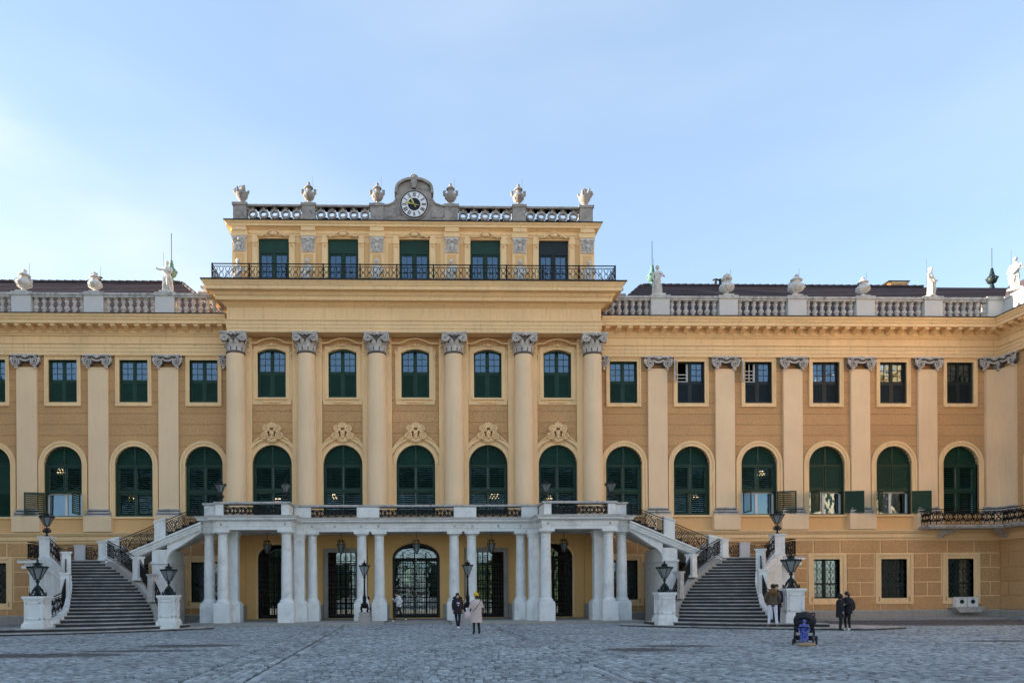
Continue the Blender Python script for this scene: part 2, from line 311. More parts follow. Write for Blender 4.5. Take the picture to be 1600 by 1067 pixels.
# --- wing walls
for sgn in (-1, 1):
    xs = [sgn*b for b in BX]; lo, hi = (10.6, 34.4) if sgn > 0 else (-34.4, -10.6)
    m = MB(); strips(m, lo, hi, 5.14, 15.17, sorted([wing_arch(c) for c in xs] + [wing_up(c) for c in xs]), 0.02, 0.45); W('wall', m, OCHRE2)
    m = MB(); strips(m, lo, hi, 0.45, 4.54, [(c, 0.77, 1.15, 3.44, 0) for c in xs], 0.0, 0.45); W('ground_floor_wall', m, CREAM)
    W('plinth', MB().sweep([(-0.2,0),(0.12,0),(0.12,0.38),(0.08,0.45),(-0.2,0.45)], [(lo,0),(hi,0)]), GREYW)
    # string course, entablature
    W('string_course', MB().sweep([(-0.2,4.54),(0.06,4.54),(0.06,4.62),(0.14,4.7),(0.14,4.9),(0.2,4.93),(0.26,5.02),(0.3,5.08),(0.3,5.13),(0.05,5.16),(-0.2,5.16)], [(lo,0),(hi,0)]), CREAM)
    ent = [(-0.3,15.17),(0.2,15.17),(0.2,15.36),(0.23,15.37),(0.23,15.56),(0.26,15.58),(0.26,15.74),(0.33,15.80),(0.33,15.83),(0.2,15.84),(0.2,16.22),(0.27,16.25),(0.32,16.34),(0.38,16.38),(0.38,16.70),(0.95,16.72),(0.95,16.90),(1.0,16.92),(1.02,17.0),(1.1,17.1),(1.14,17.19),(-0.6,17.24)]
    W('entablature', MB().sweep(ent, [(lo,0),(hi,0)]), CREAM)
    W('gutter_flashing', MB().sweep([(-0.6,17.245),(1.15,17.195),(1.18,17.21),(1.18,17.24),(-0.6,17.29)], [(lo,0),(hi,0)]), LEAD)
# smooth strips: ochre courses between the pilasters of the wings
def pil_edges(sgn):
    e = [10.62] + PX + [34.0]; return [(sgn*e[i], sgn*e[i+1]) for i in range(len(e)-1)]
for sgn in (-1, 1):
    for (a, b), c0 in zip(pil_edges(sgn), BX):
        a, b = sorted((a, b)); c = sgn*c0; a2 = a+0.56 if abs(a) > 10.7 and abs(a) < 33.9 else a; b2 = b-0.56 if abs(b) > 10.7 and abs(b) < 33.9 else b
        if abs(a) > 33.9: a2 = a+0.5
        if abs(b) > 33.9: b2 = b-0.5
        mg = None
        for z0, z1 in zip(JOINT, JOINT[1:]):
            if z0 < 6.1: z0 = 6.06
            if z1 < 8.95:
                mg = mg or MB(); strips(mg, a2, b2, z0+0.012, z1-0.012, [wing_arch(c), wing_up(c)], 0.0, 0.03, 0.1)
                continue
            if mg: W('plaster_margin', mg, OCHRE, kind='stuff'); mg = None
            course('plaster_course', a2, b2, z0+0.012, z1-0.012, [wing_arch(c), wing_up(c)], 0.0, 0.03, OCHRE, 0.1)
        # yellow panel and sill below the arched window
        m = MB(); m.box(a2+0.2 if abs(a) > 10.7 else a2, b2-0.2 if abs(b)> 10.7 else b2, 0.0, 0.03, 5.17, 5.93); W('apron_panel', m, YELLOW)
        m = MB(); m.box(a2+0.19 if abs(a)>10.7 else a2, b2-0.19 if abs(b)>10.7 else b2, -0.1, 0.02, 5.93, 6.04); W('sill_band', m, CREAM)
# --- ground-floor blocks
JR = [0.45, 1.28, 2.10, 2.94, 3.78, 4.54]
def blk(x0, x1, z0, z1):
    if x1-x0 < 0.15: return
    g = 0.035; m = MB(); x0 += g; x1 -= g; z0 += g; z1 -= g; b = 0.02
    m.add([(x0,0.01,z0),(x1,0.01,z0),(x1,0.01,z1),(x0,0.01,z1),(x0+b,-0.045,z0+b),(x1-b,-0.045,z0+b),(x1-b,-0.045,z1-b),(x0+b,-0.045,z1-b)], [(4,5,6,7),(0,1,5,4),(1,2,6,5),(2,3,7,6),(3,0,4,7)])
    W('wall_block', m, OCHRE)
for sgn in (-1, 1):
    cs = [sgn*c for c in BX]
    for c0 in BX:
        c = sgn*c0
        blk(c-0.8, c+0.8, JR[4], JR[5]); 
    full = sorted(cs); ends = [full[0]-2.4] + full + [full[-1]+2.4]
    for i in range(len(full)+1):
        a = full[i-1] if i > 0 else None; b = full[i] if i < len(full) else None
        xa = a+1.16 if a is not None else (XL if sgn < 0 else 10.7); xb = b-1.16 if b is not None else (XR if sgn > 0 else -10.7)
        ta = a+0.8 if a is not None else xa; tb = b-0.8 if b is not None else xb
        blk(ta, tb, JR[4], JR[5])
        mid = (xa+xb)/2
        for r in (1, 3):
            blk(xa, mid, JR[r], JR[r+1]); blk(mid, xb, JR[r], JR[r+1])
        blk(xa, xb, JR[2], JR[3])
        blk(ta if a is not None else xa, tb if b is not None else xb, JR[0], JR[1])
    for c in cs: 
        g = 0.035; m = MB(); m.box(c-0.8+g, c+0.8-g, -0.045, 0.01, JR[0]+g, 0.86); W('wall_block', m, OCHRE)

# --- ornamental pieces, shared meshes
def ionic_mesh(w=0.78):
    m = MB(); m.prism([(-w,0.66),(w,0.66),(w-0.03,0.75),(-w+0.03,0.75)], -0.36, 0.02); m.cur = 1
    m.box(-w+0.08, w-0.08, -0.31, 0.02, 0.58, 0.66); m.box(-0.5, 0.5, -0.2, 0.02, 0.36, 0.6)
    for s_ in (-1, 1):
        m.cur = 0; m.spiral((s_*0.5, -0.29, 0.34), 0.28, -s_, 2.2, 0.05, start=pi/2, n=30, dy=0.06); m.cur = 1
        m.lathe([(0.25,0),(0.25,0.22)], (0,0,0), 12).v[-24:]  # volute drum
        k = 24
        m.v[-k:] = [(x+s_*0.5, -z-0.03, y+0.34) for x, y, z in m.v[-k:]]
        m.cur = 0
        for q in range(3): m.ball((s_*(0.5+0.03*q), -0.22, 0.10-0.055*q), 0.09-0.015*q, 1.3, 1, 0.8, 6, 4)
        m.tube([(s_*0.76,-0.25,0.6),(s_*0.8,-0.3,0.45),(s_*0.76,-0.25,0.3)], [0.05,0.06,0.03], 5)
    for i in range(9):
        t = i/8; m.ball((-0.28+0.56*t, -0.26, 0.5-0.1*sin(pi*t)), 0.065, 1, 1, 1, 6, 4)
    m.ball((0,-0.33,0.62), 0.1, 1.2, 1, 1, 7, 5)
    for i in range(5): m.tube([(0.07*(i-2),-0.3,0.58),(0.11*(i-2),-0.32,0.71)], [0.03,0.02], 4)
    return m.mesh('ionic_capital', [STONE, SHADESTONE], True)
IONIC = ionic_mesh()
def corinth_mesh():
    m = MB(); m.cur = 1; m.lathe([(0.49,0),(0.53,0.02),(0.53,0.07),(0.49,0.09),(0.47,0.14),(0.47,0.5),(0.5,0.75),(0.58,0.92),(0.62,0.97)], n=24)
    m.cur = 0
    for tier, (z0, h, n, off) in enumerate([(0.1, 0.42, 10, 0.0), (0.3, 0.45, 10, pi/10)]):
        for i in range(n):
            a = off + 2*pi*i/n - pi/2; ca, sa = cos(a), sin(a); w = 0.125
            rows = [(0.48, 0, w), (0.52, 0.5, w*1.1), (0.56, 0.82, w*0.95), (0.66, 0.97, w*0.6), (0.72, 0.88, w*0.25)]
            vs = []
            for r, t, ww in rows:
                for sg, rr in ((-1, r), (0, r+0.045), (1, r)): vs.append((rr*ca - sg*ww*sa, rr*sa + sg*ww*ca, z0+h*t))
            m.add(vs, [(3*j+k, 3*j+k+1, 3*j+k+4, 3*j+k+3) for j in range(4) for k in range(2)])
            m.tube([(0.5*ca,0.5*sa,z0+0.05),(0.57*ca,0.57*sa,z0+h*0.7)], 0.022, 4)
    for a in (-3*pi/4, -pi/4, pi/4, 3*pi/4):
        pass
    for s_ in (-1, 1):
        for yy, dd in ((-0.6, 1), (0.6, -1)):
            m.spiral((s_*0.47, yy, 0.78), 0.235, -s_, 2.2, 0.055, start=pi/2, n=28, dy=0.07*dd)
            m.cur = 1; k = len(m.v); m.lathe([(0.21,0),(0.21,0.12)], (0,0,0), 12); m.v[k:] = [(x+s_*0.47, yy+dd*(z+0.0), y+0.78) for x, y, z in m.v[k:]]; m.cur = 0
        m.spiral((s_*0.66, -0.36, 0.78), 0.22, 1, 2, 0.05, plane='yz', start=pi/2, n=22)
    for s_ in (-1, 1): m.tube([(s_*0.1,-0.5,0.5),(s_*0.16,-0.56,0.68),(s_*0.3,-0.64,0.86)], [0.05,0.045,0.03], 5)
    m.ball((0,-0.66,1.02), 0.09, 1.3, 1, 1.1, 8, 5)
    for i in range(5): m.ball((0.06*(i-2),-0.66,0.97-0.02*abs(i-2)), 0.045, n=5, m=4)
    ab = []
    for (ax, ay), (bx_, by_) in [((-0.74,-0.7),(0.74,-0.7)),((0.74,-0.7),(0.74,0.7)),((0.74,0.7),(-0.74,0.7)),((-0.74,0.7),(-0.74,-0.7))]:
        for i in range(6):
            t = i/6; x = ax+(bx_-ax)*t; y = ay+(by_-ay)*t; q = 0.09*sin(pi*t)*4*t*(1-t)/1.0 if 0 < t < 1 else 0; l = sqrt(x*x+y*y); ab.append((x-x/l*q, y-y/l*q))
    m.plan([(x*0.94, y*0.94) for x, y in ab], 0.97, 1.03); m.plan(ab, 1.03, 1.1); return m.mesh('corinthian_capital', [STONE, SHADESTONE], True)
CORINTH = corinth_mesh()
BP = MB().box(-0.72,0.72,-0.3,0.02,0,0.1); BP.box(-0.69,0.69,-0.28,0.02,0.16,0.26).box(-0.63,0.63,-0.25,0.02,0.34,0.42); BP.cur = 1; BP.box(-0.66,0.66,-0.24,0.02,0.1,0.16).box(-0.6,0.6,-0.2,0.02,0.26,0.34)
BASEP = BP.mesh('pilaster_base', [COPING, SHADESTONE])
for sgn in (-1, 1):
    for p in PX:
        c = sgn*p; m = MB().box(c-0.56, c+0.56, -0.16, 0.0, 6.46, 14.5).box(c-0.58, c+0.58, -0.18, 0.0, 14.42, 14.48)
        o = W('pilaster', m, CREAMS); link('capital', IONIC, o, (c,-0.02,14.43)); link('base', BASEP, o, (c,0,6.04))
        W('pilaster_pedestal', MB().box(c-0.78, c+0.78, -0.36, 0.0, 5.165, 6.04), CREAMS)
    c = sgn*33.95                                     # corner pilaster wraps on to the side wing
    o = W('pilaster', MB().box(c-0.45, c+0.45, -0.16, 0.0, 6.46, 14.5), CREAMS); link('capital', IONIC, o, (c-0.1*sgn,-0.02,14.43)); link('base', BASEP, o, (c-0.05*sgn,0,6.04))
    W('pilaster_pedestal', MB().box(c-0.62, c+0.45, -0.36, 0.0, 5.165, 6.04) if sgn > 0 else MB().box(c-0.45, c+0.62, -0.36, 0.0, 5.165, 6.04), CREAMS)
    link('capital', IONIC, palace, (sgn*10.35, -0.05, 14.43))
# window surrounds in the wings
def surround_arch():
    m = MB(); arch_frame(m, 0, 1.06, 6.05, 8.98, 1.06, 0.28, -0.07, 0.3); arch_frame(m, 0, 1.24, 6.05, 8.98, 1.24, 0.12, -0.11, 0.02); arch_frame(m, 0, 1.06, 6.05, 8.98, 1.06, 0.05, -0.09, 0.0); return m.mesh('surround', CREAM)
SUR_A = surround_arch()
m = MB(); rect_frame(m, 0, 0.80, 12.54, 14.95, 0.21, -0.07, 0.3); rect_frame(m, 0, 0.94, 12.40, 15.09, 0.08, -0.1, 0.01); SUR_U = m.mesh('surround', CREAM)
m = MB(); rect_frame(m, 0, 0.77, 1.15, 3.44, 0.2, -0.03, 0.35); rect_frame(m, 0, 0.97, 0.95, 3.64, 0.15, -0.085, 0.01); SUR_G = m.mesh('surround', CREAM)

# --- window contents (shared meshes)
def pane_obj(parent, x0, x1, z0, z1, y, cache={}):
    k = (round(x1-x0,3), round(z1-z0,3))
    if k not in cache: cache[k] = MB().box(-k[0]/2, k[0]/2, 0, 0.008, -k[1]/2, k[1]/2).mesh('pane', GLASS)
    return link('pane', cache[k], parent, ((x0+x1)/2, y, (z0+z1)/2), rot=(radians(random.uniform(-0.8,0.8)), 0, radians(random.uniform(-1,1))))
def leaf_mesh(w, h, mt, opened=False, frame=0.07, pitch=0.105):
    m = MB(); m.box(0, frame, -0.025, 0.025, 0, h); m.box(w-frame, w, -0.025, 0.025, 0, h); m.box(frame, w-frame, -0.025, 0.025, 0, frame); m.box(frame, w-frame, -0.025, 0.025, h-frame, h)
    n = int((h-2*frame)/pitch); p = (h-2*frame)/n
    for i in range(n):
        z = frame+(i+0.5)*p; a = radians(34 if opened else 66); l = 0.042 if opened else 0.058; ly, lz = cos(a)*l, sin(a)*l
        m.add([(frame,-ly,z-lz),(w-frame,-ly,z-lz),(w-frame,ly,z+lz),(frame,ly,z+lz),(frame,-ly,z-lz+0.012),(w-frame,-ly,z-lz+0.012),(w-frame,ly,z+lz+0.012),(frame,ly,z+lz+0.012)],
              [(0,3,2,1),(4,5,6,7),(0,1,5,4),(2,3,7,6),(1,2,6,5),(3,0,4,7)])
    return m.mesh('shutter_leaf', mt)
LEAFC = {}
def leaf(w, h, mt, opened):
    k = (w, h, mt.name, opened)
    if k not in LEAFC: LEAFC[k] = leaf_mesh(w, h, mt, opened)
    return LEAFC[k]
def casement(m, x0, x1, z0, z1, cols, rows, y0, y1, fr=0.055, bar=0.034):
    m.box(x0, x0+fr, y0, y1, z0, z1); m.box(x1-fr, x1, y0, y1, z0, z1); m.box(x0+fr, x1-fr, y0, y1, z0, z0+fr); m.box(x0+fr, x1-fr, y0, y1, z1-fr, z1)
    xi0, xi1, zi0, zi1 = x0+fr, x1-fr, z0+fr, z1-fr; cells = []
    for i in range(1, cols): x = xi0+(xi1-xi0)*i/cols; m.box(x-bar/2, x+bar/2, y0+0.01, y1-0.01, zi0, zi1)
    for j in range(1, rows): z = zi0+(zi1-zi0)*j/rows; m.box(xi0, xi1, y0+0.012, y1-0.012, z-bar/2, z+bar/2)
    for i in range(cols):
        for j in range(rows): cells.append((xi0+(xi1-xi0)*i/cols, xi0+(xi1-xi0)*(i+1)/cols, zi0+(zi1-zi0)*j/rows, zi0+(zi1-zi0)*(j+1)/rows))
    return cells
def upper_window(c, y, mt, hw=0.80, zb=12.54, zt=14.95, segm=0.0, openleft=False, split=13.78):
    m = MB(); m.box(-hw, -hw+0.05, 0, 0.08, zb, zt); m.box(hw-0.05, hw, 0, 0.08, zb, zt); m.box(-hw, hw, 0, 0.08, zb, zb+0.05); m.box(-0.05, 0.05, -0.01, 0.08, zb, zt-0.02)
    if segm: 
        n = 10
        for i in range(n):
            xa = -hw+2*hw*i/n; xb = -hw+2*hw*(i+1)/n; f = lambda x: segm*(1-(x/hw)**2)
            m.prism([(xa, zt+f(xa)-0.09), (xb, zt+f(xb)-0.09), (xb, zt+f(xb)), (xa, zt+f(xa))], 0, 0.08)
    else: m.box(-hw, hw, 0, 0.08, zt-0.05, zt)
    m.box(-hw+0.05, hw-0.05, 0, 0.08, split-0.03, split+0.04)
    ztop = zt + (segm*0.55 if segm else -0.04)
    cl = casement(m, -hw+0.05, -0.05, split+0.04, ztop, 2, 3, 0.015, 0.055) if not openleft else []
    cr_ = casement(m, 0.05, hw-0.05, split+0.04, ztop, 2, 3, 0.015, 0.055)
    fr = W('window', m, mt); fr.location = (c, y, 0)
    for q in cl + cr_: pane_obj(fr, *q, 0.04)
    for s_ in (0, 1):
        link('shutter_leaf', leaf(round(hw-0.1,3), round(split-zb-0.1,3), mt, False), fr, (-hw+0.05 if s_ == 0 else 0.05, 0.02, zb+0.06))
    if openleft:                                    # white casement swung outwards
        m2 = MB(); cells = casement(m2, 0, 0.64, 0, 1.22, 2, 3, -0.02, 0.02, 0.05, 0.02); m2.cur = 1
        for q in cells: m2.box(q[0]+0.002, q[1]-0.002, -0.004, 0.004, q[2]+0.002, q[3]-0.002)
        link('open_casement', m2.mesh('open_casement', [WOODW, GLASS]), fr, (-hw+0.03, -0.12, split-0.02), rz=radians(-122), label='white casement swung outwards')
        m3 = MB(); m3.box(-hw+0.06, -hw+0.11, 0.1, 0.2, split, zt-0.05); m3.box(-0.16, -0.06, 0.1, 0.2, split, zt-0.05)
        for j in range(3): m3.box(-hw+0.1, -0.14, 0.12, 0.16, split+0.08+0.2*j, split+0.12+0.2*j)
        if openleft > 1:
            m3.box(-0.42, -0.38, 0.12, 0.16, split, zt-0.05); m3.box(-hw+0.1, -0.14, 0.12, 0.16, split+0.7, split+0.74)
        link('inner_bars', m3.mesh('inner_bars', WOODW), fr)
    return fr
STATE = {}
def arch_window(c, y, lower='closed', hw=1.06, zb=6.05, zs=8.98, rise=None, midopen=True, curtain='blue'):
    rise = hw if rise is None else rise
    m = MB(); arch_frame(m, 0, hw-0.07, zb, zs, rise-0.07, 0.07, 0, 0.09); m.box(-hw+0.07, hw-0.07, 0, 0.09, zb, zb+0.06); m.box(-hw+0.07, hw-0.07, -0.015, 0.09, zs-0.08, zs+0.02); m.box(-hw+0.07, hw-0.07, -0.015, 0.09, 7.40, 7.50)
    m.box(-0.04, 0.04, -0.02, 0.09, zs+0.02, zs+rise-0.05)
    # louvred fan leaves
    n = 10
    for i in range(n):
        z0 = zs+0.05+(rise-0.12)*i/n; z1 = z0+(rise-0.12)/n; w = sqrt(max(0.0, 1-((z1-zs)/(rise-0.06))**2))*(hw-0.08)
        if w > 0.1:
            for s_ in (-1, 1):
                a, b = sorted((s_*0.04, s_*w)); m.add([(a,0.01,z0),(b,0.01,z0),(b,0.06,z1+0.01),(a,0.06,z1+0.01),(a,0.03,z0),(b,0.03,z0),(b,0.08,z1+0.01),(a,0.08,z1+0.01)], [(0,1,2,3),(7,6,5,4),(0,3,7,4),(1,5,6,2),(0,4,5,1)])
    for s_ in (-1, 1): m.tube([(s_*(0.10), 0.0, zs+0.1)] + [(s_*(hw-0.2)*cos(a), 0.0, zs+0.1+(rise-0.25)*sin(a)) for a in [pi/2*(8-i)/8 for i in range(9)]], 0.022, 4)
    fr = W('window', m, GREEN); fr.location = (c, y, 0)
    lw = round(hw-0.09, 3)
    for s_ in (0, 1): link('shutter_leaf', leaf(lw, round(zs-0.1-7.5, 3), GREEN, midopen), fr, (-hw+0.07 if s_ == 0 else 0.02, 0.045, 7.51))
    hl = round(7.4-zb-0.07, 3)
    angs = {'closed': (0, 0), 'left': (165, -92), 'right': (92, -167), 'both': (112, -169), 'rightonly': (94,-168)}[lower]
    for s_, a in ((0, angs[0]), (1, angs[1])):
        x = -hw+0.07 if s_ == 0 else hw-0.07
        if a and lower != 'closed': LW = 1.05
        else: LW = lw
        op = midopen if lower == 'closed' else lower in ('left', 'right')
        if s_ == 0: link('shutter_leaf', leaf(LW, hl, GREEN, op), fr, (x, 0.045 if a == 0 else -0.3, zb+0.065), rz=radians(-a))
        else:
            o = link('shutter_leaf', leaf(LW, hl, GREEN, op), fr, (x, 0.045 if a == 0 else -0.3, zb+0.065), rz=pi+radians(-a))
    # glazed inner window behind
    m2 = MB(); m2.box(-hw, hw, 0.2, 0.26, zb, zb+0.09); m2.box(-hw, hw, 0.2, 0.26, 7.32, 7.47); m2.box(-hw, -hw+0.13, 0.2, 0.26, zb, zs); m2.box(hw-0.13, hw, 0.2, 0.26, zb, zs); m2.box(-0.07, 0.07, 0.19, 0.26, zb, zs)
    link('inner_frame', m2.mesh('inner_frame', WOODW), fr)
    for xa, xb in ((-hw+0.13, -0.07), (0.07, hw-0.13)):
        pane_obj(fr, xa, xb, zb+0.09, 7.32, 0.23); pane_obj(fr, xa, xb, 7.47, zs, 0.23)
    cm = CURT if curtain == 'blue' else CREAMC
    m3 = MB()
    for xa, xb in ((-hw+0.02, -hw+0.42), (hw-0.42, hw-0.02)) if curtain != 'none' else ():
        k = 10; pts = [(xa+(xb-xa)*i/k, 0.42+0.035*sin(i*2.1)) for i in range(k+1)]
        m3.add([(x, yy, zb) for x, yy in pts]+[(x, yy, zs) for x, yy in pts], [(i, i+1, i+k+2, i+k+1) for i in range(k)])
    if lower in ('left','right','rightonly'): link('sky_reflection', MB().add([(-hw+0.1+2*(hw-0.1)*i/24, 0.36+0.03*sin(i*1.7), z) for z in (zb, 7.45) for i in range(25)], [(i,i+1,i+26,i+25) for i in range(24)]).mesh('sky_reflection', SKYSHEET), fr)
    if m3.v: link('curtain', m3.mesh('curtain', cm), fr)
    return fr
up_style = {('r',1):(SLATE,1), ('r',2):(SLATE,2), ('r',3):(SLATE,0), ('r',4):(SLATE,0), ('r',5):(SLATE,0)}
low_style = {('l',2):'left', ('r',2):'right', ('r',3):'rightonly', ('r',4):'both'}
for sgn, side in ((-1,'l'), (1,'r')):
    for i, b in enumerate(BX):
        c = sgn*b
        if side == 'l' and i > 4: pass
        mt, ol = up_style.get((side, i), (GREEN, 0))
        w = upper_window(c, 0.16, mt, openleft=ol); link('surround', SUR_U, w, (0,-0.16,0))
        st = low_style.get((side, i), 'closed')
        w = arch_window(c, 0.14, st, midopen=not (side == 'r' and i in (3,4)) and not (side == 'l' and i == 3), curtain='brown' if (side, i) == ('r', 4) else 'blue'); link('surround', SUR_A, w, (0,-0.14,0))
        # grilled ground-floor window
        m = MB(); cells = casement(m, -0.77, -0.03, 1.15, 3.44, 2, 4, 0.0, 0.06, 0.08, 0.03); cells += casement(m, 0.03, 0.77, 1.15, 3.44, 2, 4, 0.0, 0.06, 0.08, 0.03); m.box(-0.03,0.03,-0.01,0.07,1.15,3.44); m.box(-0.7,0.7,-0.005,0.065,1.95,2.05)
        w = W('window', m, GREEN); w.location = (c, 0.3, 0); link('surround', SUR_G, w, (0,-0.3,0))
        for q in cells: pane_obj(w, *q, 0.03)
        g = MB(); hw, hh = 0.765, 1.14; zc = 2.295; st_ = 0.235
        for k in range(-14, 15):
            for sl_ in (1, -1):
                pts = []
                # diagonal x = k*st + sl*(z)*0.62 clipped to the opening
                f = lambda z: k*st_ + sl_*z*0.62
                z0, z1 = -hh, hh
                za, zb_ = sorted(((-hw-k*st_)/(sl_*0.62), (hw-k*st_)/(sl_*0.62))); z0 = max(z0, za); z1 = min(z1, zb_)
                if z1-z0 > 0.05: g.tube([(f(z0), -0.13+0.012*sl_, zc+z0), (f(z1), -0.13+0.012*sl_, zc+z1)], 0.013, 4)
        for z in (-0.38, 0.38): g.box(-hw, hw, -0.15, -0.11, zc+z-0.012, zc+z+0.012)
        key = 'G'; 
        if key not in STATE: STATE[key] = g.mesh('iron_grille', GRILLE)
        link('iron_grille', STATE[key], w)

# --- central block
CBY = -0.6
cb_arch = lambda c: (c, 1.10, 6.05, 8.90, 1.10); cb_up = lambda c: (c, 0.79, 12.65, 15.2, 0.22)
m = MB(); strips(m, -10.6, 10.6, 5.5, 16.07, sorted([cb_arch(c) for c in CBX]+[cb_up(c) for c in CBX]), CBY+0.02, CBY+0.5)
m.box(-10.6, -10.2, CBY+0.5, 0.45, 5.5, 16.07); m.box(10.2, 10.6, CBY+0.5, 0.45, 5.5, 16.07); W('wall', m, OCHRE2)
J2 = [10.04+0.625*k for k in range(-6, 9)] + [15.66, 16.06]
J2 = [q for q in J2 if q <= 16.06]; J2 = sorted(set([round(q,3) for q in J2]))
for c, a, b in zip(CBX, COLX, COLX[1:]):
    for z0, z1 in zip(J2, J2[1:]):
        if z1-z0 < 0.05: continue
        if z0 < 8.9 and z1 < 9: continue
        course('plaster_course', a+0.84, b-0.84, z0+0.012, z1-0.012, [cb_arch(c), cb_up(c)], CBY, CBY+0.03, OCHRE, 0.1)
    # pale jamb field either side of the arched window
    m = MB(); strips(m, a+0.84, b-0.84, 5.6, 8.9, [cb_arch(c)], CBY-0.02, CBY+0.02); arch_frame(m, c, 1.10, 8.9, 8.9, 1.10, 0.2, CBY-0.06, CBY+0.35); arch_frame(m, c, 1.32, 6.0, 8.9, 1.32, 0.04, CBY-0.06, CBY+0.0)
    arch_frame(m, c, 1.42, 6.0, 8.9, 1.42, 0.18, CBY-0.13, CBY+0.02); arch_frame(m, c, 1.10, 6.05, 8.9, 1.1, 0.06, CBY-0.07, CBY+0.3); W('archivolt', m, CREAM)
    m = MB()
    for k in range(7):
        a0 = pi*(k+0.12)/7; a1 = pi*(k+0.88)/7
        pi_ = arc(c, 8.9, 1.31, 1.31, a0, a1, 4); po = arc(c, 8.9, 1.41, 1.41, a0, a1, 4)
        m.prism(pi_ + po[::-1], CBY-0.04, CBY)
    W('voussoir_panel', m, YELLOW)
    w = upper_window(c, CBY+0.16, GREEN, 0.79, 12.65, 15.2, segm=0.22, split=14.1)
    m = MB(); rect_frame(m, 0, 0.79, 12.65, 15.2, 0.16, -0.22, 0.12); 
    m = MB(); m.box(-1.0,-0.79,-0.24,0.1,12.5,15.2); m.box(0.79,1.0,-0.24,0.1,12.5,15.2)
    n = 12; f = lambda x: 0.22*(1-(x/0.79)**2) if abs(x) < 0.79 else 0
    for i in range(n):
        xa = -1.0+2.0*i/n; xb = -1.0+2.0*(i+1)/n; m.prism([(xa,15.2+f(xa)),(xb,15.2+f(xb)),(xb,15.52+0.12*cos(xb*1.5)),(xa,15.52+0.12*cos(xa*1.5))], -0.24, 0.1)
    m.box(-1.1,1.1,-0.22,0.0,12.28,12.65); m.box(-0.9,0.9,-0.32,0.0,12.55,12.65); m.box(-1.14,-1.0,-0.2,-0.1,12.5,15.3); m.box(1.0,1.14,-0.2,-0.1,12.5,15.3)
    for s_ in (-1,1): m.spiral((s_*1.12,-0.24,15.3),0.12,s_,1.5,0.035,n=16); m.tube([(s_*1.14,-0.24,15.25),(s_*1.08,-0.24,15.0),(s_*1.12,-0.23,14.8)],[0.05,0.04,0.02],5)
    m.tube([(-0.5,-0.26,12.42),(-0.25,-0.28,12.36),(0,-0.28,12.42),(0.25,-0.28,12.36),(0.5,-0.26,12.42)],0.03,5)
    hood = [(-1.3,15.72),(-0.85,15.72)] + [(-0.8+1.6*i/10, 15.74+0.24*sin(pi*i/10)) for i in range(11)] + [(0.85,15.72),(1.3,15.72)]
    for (xa,za),(xb,zb_) in zip(hood, hood[1:]): m.prism([(xa,za-0.05),(xb,zb_-0.05),(xb,zb_+0.05),(xa,za+0.05)], -0.34, 0.0)
    link('surround', m.mesh('surround', CREAM, True), w)
    m = MB(); m.ball((0,-0.3,15.62),0.12,1.2,0.7,0.8,8,5)
    for s_ in (-1,1): m.spiral((s_*0.24,-0.28,15.6),0.1,s_,1.6,0.03,n=14); m.tube([(s_*0.35,-0.27,15.62),(s_*0.55,-0.27,15.54),(s_*0.75,-0.26,15.56)],[0.045,0.04,0.015],5)
    link('relief_ornament', m.mesh('relief_ornament', CREAM, True), w)
    w = arch_window(c, CBY+0.14, 'closed', 1.10, 6.05, 8.90)
    # shell and mask cartouche over the arch
    m = MB(); y = -0.3
    m.ball((0,y-0.03,10.62),0.15,0.85,0.8,1.25,10,7); m.ball((0,y-0.15,10.6),0.035,1,1,1.6,6,4); m.ball((0,y-0.06,10.42),0.08,1,0.7,1,6,4)
    for s_ in (-1,1):
        m.ball((s_*0.05,y-0.14,10.68),0.025,n=5,m=4)
        m.ball((s_*0.44,y+0.06,10.5),0.21,1,0.5,1,10,6); m.spiral((s_*0.44,y-0.04,10.5),0.24,s_,2.0,0.05,start=pi/2,n=24,dy=0.05)
        m.ball((s_*0.33,y+0.06,10.9),0.2,1.1,0.5,0.95,10,6); m.spiral((s_*0.35,y-0.03,10.92),0.21,-s_,1.7,0.05,start=-pi/2,n=22,dy=0.05)
        m.tube([(s_*0.12,y,10.75),(s_*0.18,y-0.03,10.95),(s_*0.1,y,11.12)],[0.05,0.06,0.04],6)
        m.tube([(s_*0.66,y,10.42),(s_*0.9,y+0.03,10.26),(s_*1.2,y+0.07,9.98)],[0.06,0.045,0.02],5); m.ball((s_*0.78,y+0.02,10.32),0.07,1.3,0.8,0.8,6,5)
    for k in range(5):
        a = pi*(k+0.5)/5; m.tube([(0.08*cos(a),y,10.95),(0.2*cos(a),y-0.03,11.0+0.16*sin(a))],[0.04,0.065],6); m.ball((0.22*cos(a),y-0.02,11.0+0.19*sin(a)),0.07,1,0.8,1,7,5)
    for k in range(9):
        a = -pi*(k+0.5)/9; m.tube([(0.08*cos(a),y+0.02,10.36+0.08*sin(a)),(0.2*cos(a),y-0.02,10.32+0.17*sin(a)),(0.4*cos(a),y+0.02,10.33+0.25*sin(a))],[0.02,0.035,0.02],5)
    o = W('arch_cartouche', m, CREAM, smooth=True); o.location = (c, CBY+0.12, 0)
